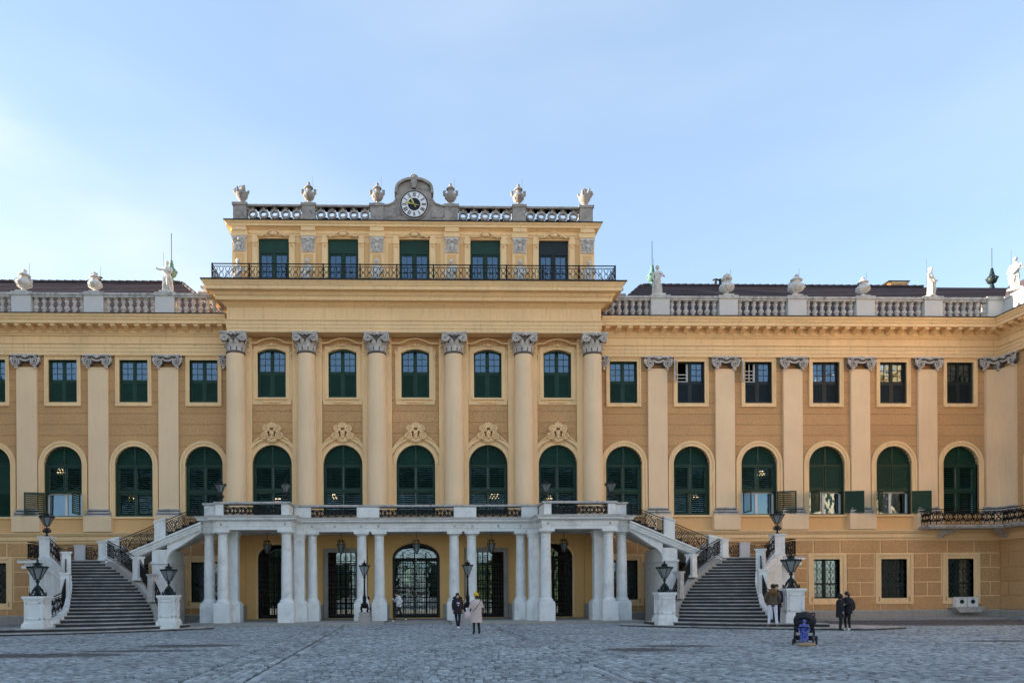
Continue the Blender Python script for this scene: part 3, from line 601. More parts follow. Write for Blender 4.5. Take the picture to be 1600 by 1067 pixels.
# columns, responds, entablature
colprof = [(0.66,5.6),(0.66,5.95),(0.6,6.0),(0.62,6.1),(0.58,6.2),(0.565,6.3)] + [(0.565-0.08*(t**1.6), 6.3+8.65*t) for t in [i/14 for i in range(15)]]
COLM = MB().lathe([(r, z-5.6) for r, z in colprof], n=32).mesh('column', CREAMS, True)
for c in COLX:
    o = link('column', COLM, palace, (c, -1.0, 5.6)); link('capital', CORINTH, o, (0,0,9.37))
    m = MB(); m.box(max(c-0.83,-10.62), min(c+0.83,10.62), CBY-0.16, CBY+0.02, 5.6, 15.9); W('respond_pilaster', m, CREAM)
    for s_ in (-1,1):
        if abs(c+s_*0.7) < 10.5: m = MB(); m.box(c+s_*0.72-0.1, c+s_*0.72+0.1, CBY-0.2, CBY, 15.0, 16.0); [m.ball((c+s_*0.74, CBY-0.2, 15.2+0.25*k),0.1,1,0.6,1,6,4) for k in range(3)]; W('respond_capital', m, CREAM, smooth=True)
E1 = [(-0.9,16.07),(0,16.07),(0,16.27),(0.03,16.28),(0.03,16.46),(0.06,16.48),(0.06,16.64),(0.12,16.70),(0.12,16.73),(0.0,16.75),(0.0,17.42),(0.06,17.46),(0.14,17.54),(0.2,17.56),(0.2,17.62),(0.5,17.66),(0.5,17.86),(0.56,17.88),(0.6,17.94),(0.64,18.0),(0.64,18.04),(0.92,18.08),(0.92,18.26),(0.96,18.28),(1.0,18.36),(1.06,18.44),(1.1,18.5),(-0.9,18.53)]
W('main_entablature', MB().sweep(E1, [(-10.4,0.6),(-10.4,-1.5),(10.4,-1.5),(10.4,0.6)]).box(-9.8,9.8,-0.65,0.6,16.08,18.52), CREAM)
W('terrace_flashing', MB().sweep([(-0.95,18.55),(1.12,18.51),(1.15,18.53),(1.15,18.57),(-0.95,18.61)], [(-10.4,0.6),(-10.4,-1.5),(10.4,-1.5),(10.4,0.6)]).box(-9.9,9.9,-0.7,0.6,18.53,18.6), LEAD)
# wing-side walls of the block above the wing roof
W('side_wall', MB().box(-10.42,-10.0,0.6,14,15,18.6).box(10.0,10.42,0.6,14,15,18.6), CREAM)
# terrace railing with ring pattern
def ring_rail(L, h, step=0.36, mat_=IRON, name='iron_railing'):
    m = MB(); m.box(0, L, -0.02, 0.02, h-0.03, h); m.box(0, L, -0.015, 0.015, h-0.15, h-0.13); m.box(0, L, -0.015, 0.015, 0.02, 0.05)
    n = max(1, round(L/step)); s_ = L/n
    for i in range(n):
        cx = (i+0.5)*s_; r = s_*0.36; z1, z2 = 0.05+(h-0.2)*0.27, 0.05+(h-0.2)*0.76
        for zc in (z1, z2): m.tube([(cx+r*cos(2*pi*k/8), 0, zc+r*1.25*sin(2*pi*k/8)) for k in range(8)], 0.015, 4, closed=True)
        m.tube([(cx-s_/2, 0, 0.05), (cx, 0, (z1+z2)/2), (cx-s_/2, 0, h-0.15)], 0.011, 4); m.tube([(cx+s_/2, 0, 0.05), (cx, 0, (z1+z2)/2), (cx+s_/2, 0, h-0.15)], 0.011, 4)
    return m
tr = link('iron_railing', MB().box(-10.95,10.95,-2.42,-2.38,19.42,19.45).box(-10.95,10.95,-2.42,-2.38,18.62,18.65).mesh('iron_railing', IRON), palace)
post = MB().box(-0.035,0.035,-0.035,0.035,0,0.86).mesh('railing_post', IRON); n = 11; seg = 21.9/n; rp = ring_rail(seg, 0.8).mesh('railing_panel', IRON)
for i in range(n+1): link('railing_post', post, tr, (-10.95+seg*i, -2.4, 18.6))
for i in range(n): link('railing_panel', rp, tr, (-10.95+seg*i, -2.4, 18.63))
rs_ = ring_rail(2.6, 0.8).mesh('railing_panel', IRON)
for s_ in (-1,1):
    link('railing_panel', rs_, tr, (s_*10.95,-2.4,18.63), rz=pi/2)
    link('railing_stay', MB().tube([(0,0,0),(-s_*0.55,0.3,0.78)],0.02,4).mesh('railing_stay', IRON), tr, (s_*10.4,-2.3,18.62))
# --- attic storey
AY = 0.2
m = MB(); strips(m, -10.42, 10.42, 18.58, 22.6, [(c, 0.87, 18.6, 22.05, 0) for c in CBX], AY, AY+0.4); m.box(-10.42,-10.02,AY+0.4,12,18.6,22.6); m.box(10.02,10.42,AY+0.4,12,18.6,22.6); W('attic_wall', m, CREAM)
E2 = [(-0.5,22.15),(0.05,22.15),(0.05,22.25),(0.1,22.3),(0.1,22.38),(0.02,22.4),(0.02,22.5),(0.12,22.56),(0.16,22.6),(0.3,22.64),(0.3,22.74),(0.36,22.8),(0.42,22.88),(-0.5,22.9)]
W('attic_cornice', MB().sweep(E2, [(-10.42,12),(-10.42,AY),(10.42,AY),(10.42,12)]), CREAM)
W('attic_flashing', MB().sweep([(-0.6,22.92),(0.44,22.89),(0.46,22.91),(0.46,22.94),(-0.6,22.97)], [(-10.42,12),(-10.42,AY),(10.42,AY),(10.42,12)]).box(-9.8,9.8,0.8,12,22.9,22.95), LEAD)
def attic_cap():
    m = MB(); m.box(-0.36,0.36,-0.06,0,0,0.8); m.box(-0.42,0.42,-0.12,0,0.72,0.84)
    for s_ in (-1,1): m.spiral((s_*0.26,-0.1,0.58),0.13,-s_,1.6,0.04,n=14); m.tube([(s_*0.2,-0.08,0.1),(s_*0.22,-0.1,0.3),(s_*0.3,-0.12,0.42)],[0.05,0.06,0.03],5)
    m.ball((0,-0.1,0.66),0.12,n=7,m=5); m.ball((0,-0.1,0.38),0.12,1,0.7,1.3,7,5); m.tube([(0,-0.08,0.05),(0,-0.1,0.3)],[0.05,0.06],5)
    return m.mesh('capital', STONE, True)
ACAP = attic_cap()
for c in COLX:
    m = MB(); m.box(c-0.42,c+0.42,AY-0.14,AY,18.6,22.3); m.box(c-0.46,c+0.46,AY-0.2,AY,22.12,22.4); m.box(c-0.4,c+0.4,AY-0.26,AY,22.4,22.66)
    o = W('attic_pilaster', m, CREAM); link('inset_panel', MB().box(c-0.26,c+0.26,AY-0.15,AY-0.13,18.8,21.1).mesh('inset_panel', YELLOW), o); link('capital', ACAP, o, (c,AY-0.14,21.22))
for c, a, b in zip(CBX, COLX, COLX[1:]):
    for s_ in (-1,1):
        x = c+s_*1.06; m = MB(); m.box(x-0.15,x+0.15,AY-0.08,AY,18.6,21.75); m.box(x-0.18,x+0.18,AY-0.13,AY,21.75,22.0); m.box(x-0.15,x+0.15,AY-0.1,AY,22.0,22.2); m.spiral((x,AY-0.12,21.6),0.09,s_,1.2,0.025,n=12); W('window_strip', m, CREAM)
        x = c+s_*1.38; W('yellow_panel', MB().box(x-0.13,x+0.13,AY-0.02,AY,18.7,21.8), YELLOW)
    m = MB(); m.box(-0.87,-0.8,0,0.1,18.6,22.05); m.box(0.8,0.87,0,0.1,18.6,22.05); m.box(-0.87,0.87,0,0.1,21.98,22.05); m.box(-0.06,0.06,-0.01,0.1,18.6,21.3)
    cells = casement(m,-0.8,-0.06,18.7,21.22,2,5,0.01,0.07,0.08,0.03)+casement(m,0.06,0.8,18.7,21.22,2,5,0.01,0.07,0.08,0.03)
    w = W('window', m, GREEN if c < 7 else SLATE); w.location = (c,AY+0.14,0)
    for q in cells: pane_obj(w, *q, 0.045)
    link('upper_board', MB().box(-0.8,0.8,-0.02,0.06,21.24,21.98).box(-0.006,0.006,-0.03,-0.02,21.26,21.96).mesh('upper_board', GREEN if c < 7 else SLATE), w)
    m = MB(); n=8
    hood = [(-0.9,22.2),(-0.6,22.2),(-0.35,22.3),(-0.2,22.42),(0,22.48),(0.2,22.42),(0.35,22.3),(0.6,22.2),(0.9,22.2)]
    m.tube([(x,-0.18,z-0.02) for x,z in hood],0.035,5); m.ball((0,-0.14,22.26),0.16,1.4,0.6,0.8,8,5)
    for s_ in (-1,1): m.spiral((s_*0.42,-0.16,22.2),0.09,s_,1.5,0.03,n=12); m.tube([(s_*0.5,-0.16,22.18),(s_*0.7,-0.16,22.1),(s_*0.85,-0.15,22.14)],[0.05,0.04,0.015],5)
    link('relief_ornament', m.mesh('relief_ornament', CREAM, True), w, (0,-0.14,0))
# attic parapet
W('parapet_base', MB().box(-10.2,10.2,AY+0.05,AY+0.45,22.96,23.17), ROOFST)
W('parapet_rail', MB().box(-10.25,-1.7,AY+0.03,AY+0.47,23.92,24.03).box(1.7,10.25,AY+0.03,AY+0.47,23.92,24.03), ROOFST)
for c in COLX:
    W('parapet_pedestal', MB().box(c-0.38,c+0.38,AY-0.02,AY+0.52,23.1,23.95).box(c-0.44,c+0.44,AY-0.07,AY+0.57,23.95,24.1).box(c-0.4,c+0.4,AY-0.05,AY+0.54,22.95,23.1), ROOFST)
def ringpanel(L):
    m = MB(); n = 5; s_ = L/n
    for i in range(n):
        cx = -L/2+(i+0.5)*s_; zc = 0.375; r0 = 0.16; r1 = 0.27
        for k in range(12):
            a = 2*pi*k/12; b = 2*pi*(k+1)/12; m.prism([(cx+r0*cos(a),zc+r0*0.9*sin(a)),(cx+r1*cos(a),zc+r1*1.0*sin(a)),(cx+r1*cos(b),zc+r1*1.0*sin(b)),(cx+r0*cos(b),zc+r0*0.9*sin(b))],-0.1,0.1)
        for xe in (cx-s_/2, cx+s_/2):
            for z0, z1 in ((0,0.17),(0.58,0.75)):
                w0, w1 = (0.17,0.07) if z0 == 0 else (0.07,0.17); xa0 = max(-L/2, xe-w0); xa1 = min(L/2, xe+w0); xb0 = max(-L/2, xe-w1); xb1 = min(L/2, xe+w1)
                m.prism([(xa0,z0),(xa1,z0),(xb1,z1),(xb0,z1)],-0.09,0.09)
        m.box(cx-0.06,cx+0.06,-0.08,0.08,0,0.12); m.box(cx-0.06,cx+0.06,-0.08,0.08,0.63,0.75)
    return m
for a, b in ((-10.03,-6.1),(-6.1,-2.16),(2.16,6.1),(6.1,10.03)):
    L = b-a-0.76; o = W('openwork_panel', ringpanel(L), ROOFST); o.location = ((a+b)/2, AY+0.25, 23.17)
# clock gable
m = MB()
prof = [(-1.78,23.17),(1.78,23.17),(1.78,23.98),(1.55,24.0),(1.3,24.06),(1.12,24.2),(1.0,24.42),(0.98,24.9),(0.9,25.1)] + arc(0,24.86,0.98,0.58,0.45,pi-0.45,12) + [(-0.9,25.1),(-0.98,24.9),(-1.0,24.42),(-1.12,24.2),(-1.3,24.06),(-1.55,24.0),(-1.78,23.98)]
m.prism(prof, AY+0.02, AY+0.5); W('clock_gable', m, ROOFST)
m = MB(); hood = [(-1.06,24.72),(-1.04,24.95)]+arc(0,24.86,1.08,0.68,pi-0.4,0.4,14)+[(1.04,24.95),(1.06,24.72)]
for (xa,za),(xb,zb_) in zip(hood,hood[1:]):
    dx,dz = xb-xa,zb_-za; l = sqrt(dx*dx+dz*dz); nx,nz_ = -dz/l*0.07,dx/l*0.07; m.prism([(xa-nx,za-nz_),(xb-nx,zb_-nz_),(xb+nx,zb_+nz_),(xa+nx,za+nz_)],AY-0.12,AY+0.55)
for s_ in (-1,1): m.tube([(s_*1.8,AY-0.02,24.0),(s_*1.5,AY-0.02,24.02),(s_*1.2,AY-0.02,24.14),(s_*1.04,AY-0.02,24.4)],[0.06,0.06,0.06,0.05],5)
W('gable_moulding', m, ROOFST)
m = MB(); m.prism([(-0.1,24.95),(0.1,24.95),(0.19,25.45),(-0.19,25.45)],AY-0.2,AY+0.2); m.ball((0,AY,25.6),0.17,1.1,1,0.9,10,6)
for k in range(7): a = pi*k/6; m.ball((0.19*cos(a),AY-0.05,25.58+0.15*sin(a)),0.07,n=6,m=4)
W('crowning_shell', m, ROOFST, smooth=True)
for s_ in (-1,1): W('gable_panel', MB().box(s_*1.35-0.32,s_*1.35+0.32,AY-0.01,AY+0.02,23.32,23.82), ROOFST)
cz = 24.03
def disc(r, y0, y1, n=40): return MB().prism(arc(0,0,r,r,0,2*pi*(n-1)/n,n-1), y0, y1)
clock = link('clock', MB().prism(arc(0,0,0.86,0.86,0,2*pi*47/48,47),-0.05,0.1).mesh('clock', ROOFST), palace, (0,AY-0.02,cz))
link('bezel', MB().tube([(0.76*cos(2*pi*k/40),-0.07,0.76*sin(2*pi*k/40)) for k in range(40)],0.03,6,closed=True).mesh('bezel', BLACK), clock)
link('dial', disc(0.74,-0.075,-0.045).mesh('dial', CLOCKW), clock); link('dial_centre', disc(0.36,-0.09,-0.07).mesh('dial_centre', BLACK), clock)
rom = ['XII','I','II','III','IIII','V','VI','VII','VIII','IX','X','XI']
nm = MB()
for h_, s_ in enumerate(rom):
    wd = {'I':0.045,'V':0.09,'X':0.1}; tot = sum(wd[ch] for ch in s_); x = -tot/2; A = -2*pi*h_/12; z0, z1 = 0.44, 0.68
    def st(xa, za, xb, zb_, w):
        q = []
        for xx, zz in ((xa-w/2,za),(xa+w/2,za),(xb+w/2,zb_),(xb-w/2,zb_)): q.append((xx*cos(A)-zz*sin(A), xx*sin(A)+zz*cos(A)))
        nm.prism(q,-0.086,-0.07)
    for ch in s_:
        w_ = wd[ch]; xc = x+w_/2
        if ch == 'I': st(xc,z0,xc,z1,0.026)
        elif ch == 'V': st(xc,z0,xc-w_/2+0.014,z1,0.026); st(xc,z0,xc+w_/2-0.014,z1,0.014)
        else: st(xc-w_/2+0.015,z0,xc+w_/2-0.015,z1,0.026); st(xc+w_/2-0.015,z0,xc-w_/2+0.015,z1,0.014)
        x += w_
for k in range(60):
    A = 2*pi*k/60; nm.prism([(0.7*sin(A)-0.006*cos(A),0.7*cos(A)+0.006*sin(A)),(0.7*sin(A)+0.006*cos(A),0.7*cos(A)-0.006*sin(A)),(0.73*sin(A)+0.006*cos(A),0.73*cos(A)-0.006*sin(A)),(0.73*sin(A)-0.006*cos(A),0.73*cos(A)+0.006*sin(A))],-0.084,-0.07)
link('roman_numerals', nm.mesh('roman_numerals', BLACK), clock)
def hand(L, w, ang, nm_):
    m = MB().prism([(-w*0.4,-L*0.42),(w*0.4,-L*0.42),(w*0.3,0),(w,L*0.5),(0,L),(-w,L*0.5),(-w*0.3,0)],-0.11,-0.095)
    A = -radians(ang); m.v = [(x*cos(A)-z*sin(A),y,x*sin(A)+z*cos(A)) for x,y,z in m.v]; link(nm_, m.mesh(nm_, GOLD), clock)
hand(0.46,0.05,-28,'hour_hand'); hand(0.64,0.042,-77,'minute_hand')
# --- roofs
def roofmesh(sgn):
    x0, x1 = 10.9, 46.0; m = MB(mirror=sgn < 0)
    m.add([(x0,0.75,17.5),(x1,0.75,17.5),(x1,6,21.85),(15.1,6,21.85),(x0,11.3,17.5),(x1,11.3,17.5)], [(0,1,2,3),(3,2,5,4),(0,3,4)])
    return m
for sgn in (-1,1):
    o = W('roof', roofmesh(sgn), ROOF)
    rm = MB(mirror=sgn<0)
    for k in range(60):
        x = 15.2+k*0.5
        if x < 34: rm.tube([(x,6,21.9),(x+0.46,6,21.92)],[0.09,0.11],6)
    for k in range(12):
        t = k/12; p = Vector((15.1,6,21.88)).lerp(Vector((10.9,0.8,17.55)),t); q = Vector((15.1,6,21.88)).lerp(Vector((10.9,0.8,17.55)),t+0.07); rm.tube([p,q],[0.09,0.11],6)
    link('ridge_tiles', rm.mesh('ridge_tiles', ROOF, True), o)
    tl = MB(mirror=sgn<0)                         # tile courses, one overlapping ledge each
    N = 26
    for k in range(1,N):
        t = k/N; y = 0.75+5.25*t; z = 17.5+4.35*t; xs = 10.9+4.2*t
        tl.add([(xs,y-0.03,z+0.0),(46,y-0.03,z+0.0),(46,y-0.03,z+0.03),(xs,y-0.03,z+0.03),(xs,y+0.2,z+0.17),(46,y+0.2,z+0.17)], [(0,1,2,3),(3,2,5,4)])
    link('tile_course', tl.mesh('tile_course', ROOF), o, kind='stuff')
    W('link_roof', MB(mirror=sgn<0).box(10.42,13.5,4.5,9.0,15,20.6).box(10.42,13.6,4.4,9.0,20.6,20.7), STONE)
    lk = MB(mirror=sgn<0)
    for k in range(7): lk.box(10.6+0.42*k,10.8+0.42*k,4.6,4.8,20.7,21.0)
    lk.box(10.42,13.5,4.55,4.85,21.0,21.1); W('link_parapet', lk, STONE)
# chimneys and vents
def vent(x, n, h=0.9):
    m = MB(); 
    for k in range(n):
        m.lathe([(0.1,0),(0.1,h-0.25*(k%2 if n==2 else 0))],(k*0.33,0,0),8); m.lathe([(0.2,h-0.02-0.25*(k%2 if n==2 else 0)),(0.05,h+0.06-0.25*(k%2 if n==2 else 0))],(k*0.33,0,0),8)
    m.box(-0.5,n*0.33+0.1,-0.2,0.2,-0.35,0.05); o = W('chimney_vent', m, LEAD); o.location = (x,6.6,21.8)
vent(-20.95,2); vent(20.35,3,0.75)
m = MB(); m.box(-0.5,0.5,-0.5,0.5,-0.4,0.3); m.prism([(-0.72,0.3),(-0.45,0.4),(0.45,0.4),(0.72,0.3)],-0.6,0.6); o = W('chimney_stack', m, CREAM); o.location = (32.8,7.0,22.0)
W('chimney_cap', MB().box(32.05,33.55,6.35,7.65,22.41,22.46), LEAD); W('chimney_opening', MB().box(32.6,33.1,6.48,6.5,21.95,22.22), LEAD)
# --- wing balustrades
BAL = MB().lathe([(0.13,0),(0.13,0.07),(0.07,0.10),(0.08,0.14),(0.15,0.22),(0.16,0.30),(0.10,0.38),(0.06,0.44),(0.10,0.455),(0.10,0.485),(0.06,0.50),(0.09,0.56),(0.14,0.66),(0.13,0.70),(0.07,0.74),(0.13,0.77),(0.13,0.84)], n=10).mesh('baluster', STONE, True)
for sgn in (-1,1):
    lo, hi = sorted((sgn*10.45, sgn*34.4))
    W('balustrade_plinth', MB().box(lo,hi,-0.62,-0.22,17.26,17.44), STONE); W('balustrade_rail', MB().box(lo,hi,-0.62,-0.22,18.28,18.4).box(lo,hi,-0.67,-0.17,18.4,18.52), COPING)
    ps = [10.2]+PX+[33.9]
    for p in PX+[33.75]:
        c = sgn*p; W('balustrade_pedestal', MB().box(c-0.53,c+0.53,-0.69,-0.15,17.26,18.36), PEDEST); W('pedestal_cap', MB().box(c-0.6,c+0.6,-0.75,-0.1,18.36,18.44).box(c-0.57,c+0.57,-0.72,-0.12,18.44,18.57), COPING)
    for a, b in zip(ps, ps[1:]):
        n = 7; a_ = a+0.53; b_ = b-0.53; 
        for k in range(n):
            x = a_+(b_-a_)*(k+0.5)/n
            if x > 10.5: link('baluster', BAL, palace, (sgn*x,-0.42,17.44))
# modillions
MOD = MB().add([(-0.13,0,0),(0.13,0,0),(0.13,0,-0.3),(-0.13,0,-0.3),(-0.13,-0.5,0),(0.13,-0.5,0),(0.13,-0.5,-0.1),(-0.13,-0.5,-0.1),(-0.13,-0.2,-0.2),(0.13,-0.2,-0.2)],[(4,5,1,0),(7,6,5,4),(0,3,8,7,4),(1,5,6,9,2),(6,7,8,9),(9,8,3,2)]).mesh('modillion', CREAM)
for sgn in (-1,1):
    k = 0; x = 10.95
    while x < 34.0: link('modillion', MOD, palace, (sgn*x,-0.385,16.71)); x += 0.66
# --- side wings that come forward at both ends
for sgn in (-1,1):
    path = [(34.4,0),(34.4,-27)]; LN = 22.0 if sgn > 0 else 27.0
    M = lambda: MB(mirror=sgn<0)
    def wallstr(zlo, zhi, ops, mt, nm_, d=0.0):
        m = MB(); strips(m, 0.0, LN, zlo, zhi, ops, 0.0+d, 0.45); m.v = [(34.4+y, -x, z) for x, y, z in m.v]
        if sgn < 0: m.v = [(-x,y,z) for x,y,z in m.v]
        return W(nm_, m, mt)
    CW = [3.15+4.0*k for k in range(5)]
    wallstr(5.14,15.17,sorted([wing_arch(c) for c in CW]+[wing_up(c) for c in CW]),OCHRE,'side_wing_wall'); wallstr(0.0,4.54,[(c,0.77,1.15,3.44,0) for c in CW],OCHRE,'side_wing_ground_wall')
    rp_ = [(x,y) for x,y in path]
    if sgn > 0: pth = [(34.4,0),(34.4,-27)]
    # outward (towards the court) must lie right of travel
    pth = [(34.4,-0.0),(34.4,-22.0)] if sgn > 0 else [(-34.4,-27.0),(-34.4,-0.0)]
    W('side_string_course', MB().sweep([(-0.2,4.54),(0.06,4.54),(0.06,4.62),(0.14,4.7),(0.14,4.9),(0.26,5.02),(0.3,5.08),(0.3,5.13),(-0.2,5.16)],pth), CREAM)
    W('side_entablature', MB().sweep(ent,pth), CREAM); W('side_flashing', MB().sweep([(-0.6,17.245),(1.15,17.195),(1.18,17.21),(1.18,17.24),(-0.6,17.29)],pth), LEAD); W('side_plinth', MB().sweep([(-0.2,0),(0.12,0),(0.12,0.38),(0.08,0.45),(-0.2,0.45)],pth), GREYW)
    W('side_parapet', MB().sweep([(-0.3,17.26),(0.25,17.26),(0.25,18.36),(0.32,18.38),(0.32,18.5),(-0.3,18.57)],pth), PEDEST)
    W('side_roof', M().add([(34.9,8,17.6),(34.9,-LN-1,17.6),(40,-LN-1,21.9),(40,8,21.9),(45,-LN-1,17.6),(45,8,17.6)],[(0,3,2,1),(3,5,4,2)]), ROOF)
    W('side_mass', M().box(34.85,46,-LN,12,0,17.5), CREAM)
    for c in CW[:5]:
        for (pz, me) in ((0,SUR_A),(0,SUR_U),(0,SUR_G)):
            link('side_surround', me, palace, (sgn*34.4,-c,0), rz=-sgn*pi/2)
        m = MB(); m.prism([(-1.05,6.05),(1.05,6.05)]+arc(0,8.98,1.05,1.05,0,pi,14),0.15,0.25); m.box(-0.8,0.8,0.15,0.25,12.54,14.95); m.box(-0.77,0.77,0.2,0.3,1.15,3.44); link('side_shutter', m.mesh('side_shutter', GREEN), palace, (sgn*34.4,-c,0), rz=-sgn*pi/2)
    for c in [0.72]+[CW[0]+1.98+4.0*k for k in range(4)]:
        hw = 0.56
        m = MB().box(-hw,hw,-0.16,0,6.46,14.5); o = link('side_pilaster', m.mesh('side_pilaster', CREAMS), palace, (sgn*34.4,-c,0), rz=-sgn*pi/2); link('capital', IONIC, o, (0,-0.02,14.43)); link('base', BASEP, o, (0,0,6.04))
        link('pilaster_pedestal', MB().box(-0.7,0.7,-0.3,0,5.165,6.04).mesh('pilaster_pedestal', CREAMS), o)
    k = 0.55
    while k < LN-1: link('modillion', MOD, palace, (sgn*(34.4-0.385),-k,16.71), rz=-sgn*pi/2); k += 0.66
    if sgn > 0:
        for j,(z0,z1) in enumerate(zip(JR,JR[1:])):
            for a,b in ((0.0,0.62),(0.62,1.9)) if j in (1,3) else ((0,1.9),):
                m = MB().box(a+0.035,b-0.035,-0.045,0,z0+0.035,z1-0.035); link('wall_block', m.mesh('wall_block', OCHRE), palace, (34.4,-0.02,0), rz=-pi/2)
# rest of the building mass
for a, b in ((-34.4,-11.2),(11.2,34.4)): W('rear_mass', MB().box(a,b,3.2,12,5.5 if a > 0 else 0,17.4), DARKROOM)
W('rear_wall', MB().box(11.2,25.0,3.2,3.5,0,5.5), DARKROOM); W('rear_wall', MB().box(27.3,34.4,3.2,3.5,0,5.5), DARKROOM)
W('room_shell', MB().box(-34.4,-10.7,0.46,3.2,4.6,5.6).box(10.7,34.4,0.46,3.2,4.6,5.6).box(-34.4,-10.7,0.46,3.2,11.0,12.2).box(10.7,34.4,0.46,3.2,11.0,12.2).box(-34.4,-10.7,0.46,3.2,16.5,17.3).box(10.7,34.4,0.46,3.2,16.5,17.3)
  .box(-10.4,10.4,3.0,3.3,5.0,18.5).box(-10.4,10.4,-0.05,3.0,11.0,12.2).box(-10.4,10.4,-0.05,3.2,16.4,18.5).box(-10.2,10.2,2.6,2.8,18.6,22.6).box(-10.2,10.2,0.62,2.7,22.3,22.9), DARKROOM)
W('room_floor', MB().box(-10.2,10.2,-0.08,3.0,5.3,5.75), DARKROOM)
# --- balcony at the right corner
bal = link('balcony', MB().plan([(29.35,-0.1),(29.35,-1.15),(29.6,-1.3),(33.0,-1.35),(33.4,-1.5),(33.1,-2.1),(33.1,-7.5),(34.3,-7.5),(34.3,-0.1)],5.12,5.22).plan([(29.25,-0.1),(29.25,-1.2),(29.55,-1.4),(32.9,-1.45),(33.25,-1.6),(33.0,-2.1),(33.0,-7.6),(34.3,-7.6),(34.3,-0.1)],5.22,5.3).mesh('balcony', COPING), palace)
def scroll_rail(pa, pb, h, parent, za=0, zb_=0, name='railing_panel', dens=0.32, lat=False, tk=1.0):
    pa = Vector((pa[0],pa[1],za)); pb = Vector((pb[0],pb[1],zb_)); L = (Vector((pb.x,pb.y,0))-Vector((pa.x,pa.y,0))).length; m = MB(); t = 0.016
    def P(s_, z): q = pa.lerp(pb, s_/L); return (q.x,q.y,q.z+z)
    for z, r in ((h,0.028),(h-0.1,0.013),(0.04,0.016),(0.12,0.012)): m.tube([P(0,z),P(L,z)], r, 4)
    n = max(1, round(L/dens)); s_ = L/n; H = h-0.22; z0 = 0.12
    for i in range(n+1): m.tube([P(min(max(i*s_,0.01),L-0.01),0.04),P(min(max(i*s_,0.01),L-0.01),h-0.1)], t if i in (0,n) else 0.009, 4)
    for i in range(n):
        c = (i+0.5)*s_
        if lat and (i % 4) != 1:
            k = 3
            for a in range(k):
                for b in range(k):
                    xa = c-s_/2+s_*a/k; xb = xa+s_/k; za_ = z0+H*b/k; zb2 = za_+H/k; m.tube([P(xa,za_),P(xb,zb2)],0.016,4); m.tube([P(xa,zb2),P(xb,za_)],0.016,4)
        else:
            for zc, sd_ in ((z0+H*0.28,1),(z0+H*0.74,-1)):
                R = min(s_*0.42,H*0.27); pts = []; 
                for q in range(14):
                    tt = q/13; a = sd_*2*pi*1.5*tt+(0 if i%2 else pi); rr = R*(1-0.75*tt); pts.append(P(c+rr*cos(a),zc+rr*sin(a)))
                m.tube(pts,0.021*tk,4)
            m.tube([P(c-s_/2,z0),P(c,z0+H*0.5),P(c-s_/2,z0+H)],0.012,4); m.tube([P(c+s_/2,z0),P(c,z0+H*0.5),P(c+s_/2,z0+H)],0.012,4)
            m.ball(P(c,z0+H*0.5),0.04,n=5,m=4)
    return link(name, m.mesh(name, IRON), parent)
bp = [(29.42,-0.12),(29.42,-1.1),(29.65,-1.28),(32.95,-1.35),(33.3,-1.55),(33.15,-2.1),(33.15,-7.4)]
for a, b in zip(bp, bp[1:]): scroll_rail(a,b,0.9,bal,5.3,5.3,dens=0.28,tk=1.5)
BRK = MB()
BRK.add([(-0.14,0,0),(0.14,0,0),(0.14,-1.0,0),(-0.14,-1.0,0),(-0.14,0,-0.5),(0.14,0,-0.5),(0.14,-0.3,-0.35),(-0.14,-0.3,-0.35),(0.14,-0.7,-0.22),(-0.14,-0.7,-0.22)],[(0,3,2,1),(4,5,6,7),(7,6,8,9),(9,8,2,3),(0,4,7,9,3),(1,2,8,6,5)])
for s_ in (-1,1): BRK.spiral((s_*0.15,-0.72,-0.16),0.14,1,1.8,0.035,plane='yz',n=16); BRK.spiral((s_*0.15,-0.2,-0.36),0.12,1,1.8,0.035,plane='yz',n=16)
BRKM = BRK.mesh('bracket', STONE, True)
link('bracket', BRKM, bal, (30.6,-0.05,5.12), rz=0.5); link('bracket', BRKM, bal, (34.3,-0.5,5.12), rz=-pi/2+0.5)
# wall fountain and small sign by the right corner
wf = thing('wall_fountain', 'pale stone wall fountain with two round fittings below the last grilled window', 'fountain', (32.1,-0.1,0))
m = MB(); m.box(-0.65,-0.02,-0.3,0,0.62,1.12); m.box(0.02,0.65,-0.3,0,0.62,1.12); m.prism([(-0.65,1.12),(-0.02,1.12),(-0.08,1.19),(-0.59,1.19)],-0.3,0); m.prism([(0.02,1.12),(0.65,1.12),(0.59,1.19),(0.08,1.19)],-0.3,0); link('back_panel', m.mesh('back_panel', WHITE), wf)
link('basin', MB().prism([(-0.6,0.3),(0.6,0.3),(0.8,0.5),(0.92,0.58),(-0.92,0.58),(-0.8,0.5)],-0.55,0.0).box(-0.95,0.95,-0.58,0.0,0.58,0.63).mesh('basin', COPING), wf)
for x in (-0.33,0.33): link('fitting', MB().prism(arc(x,0.92,0.12,0.12,0,2*pi*11/12,11),-0.33,-0.3).mesh('fitting', BRONZE), wf)
link('slot', MB().box(-0.5,-0.2,-0.31,-0.29,1.08,1.1).box(0.2,0.5,-0.31,-0.29,1.08,1.1).mesh('slot', BLACK), wf)
sg = tag(link('wall_sign', MB().box(-0.01,0.03,-0.14,0.14,-0.12,0.12).mesh('wall_sign', WOODW), None, (34.37,-0.95,3.45)), 'small square white plate on the ochre side wall by the right corner', 'sign')
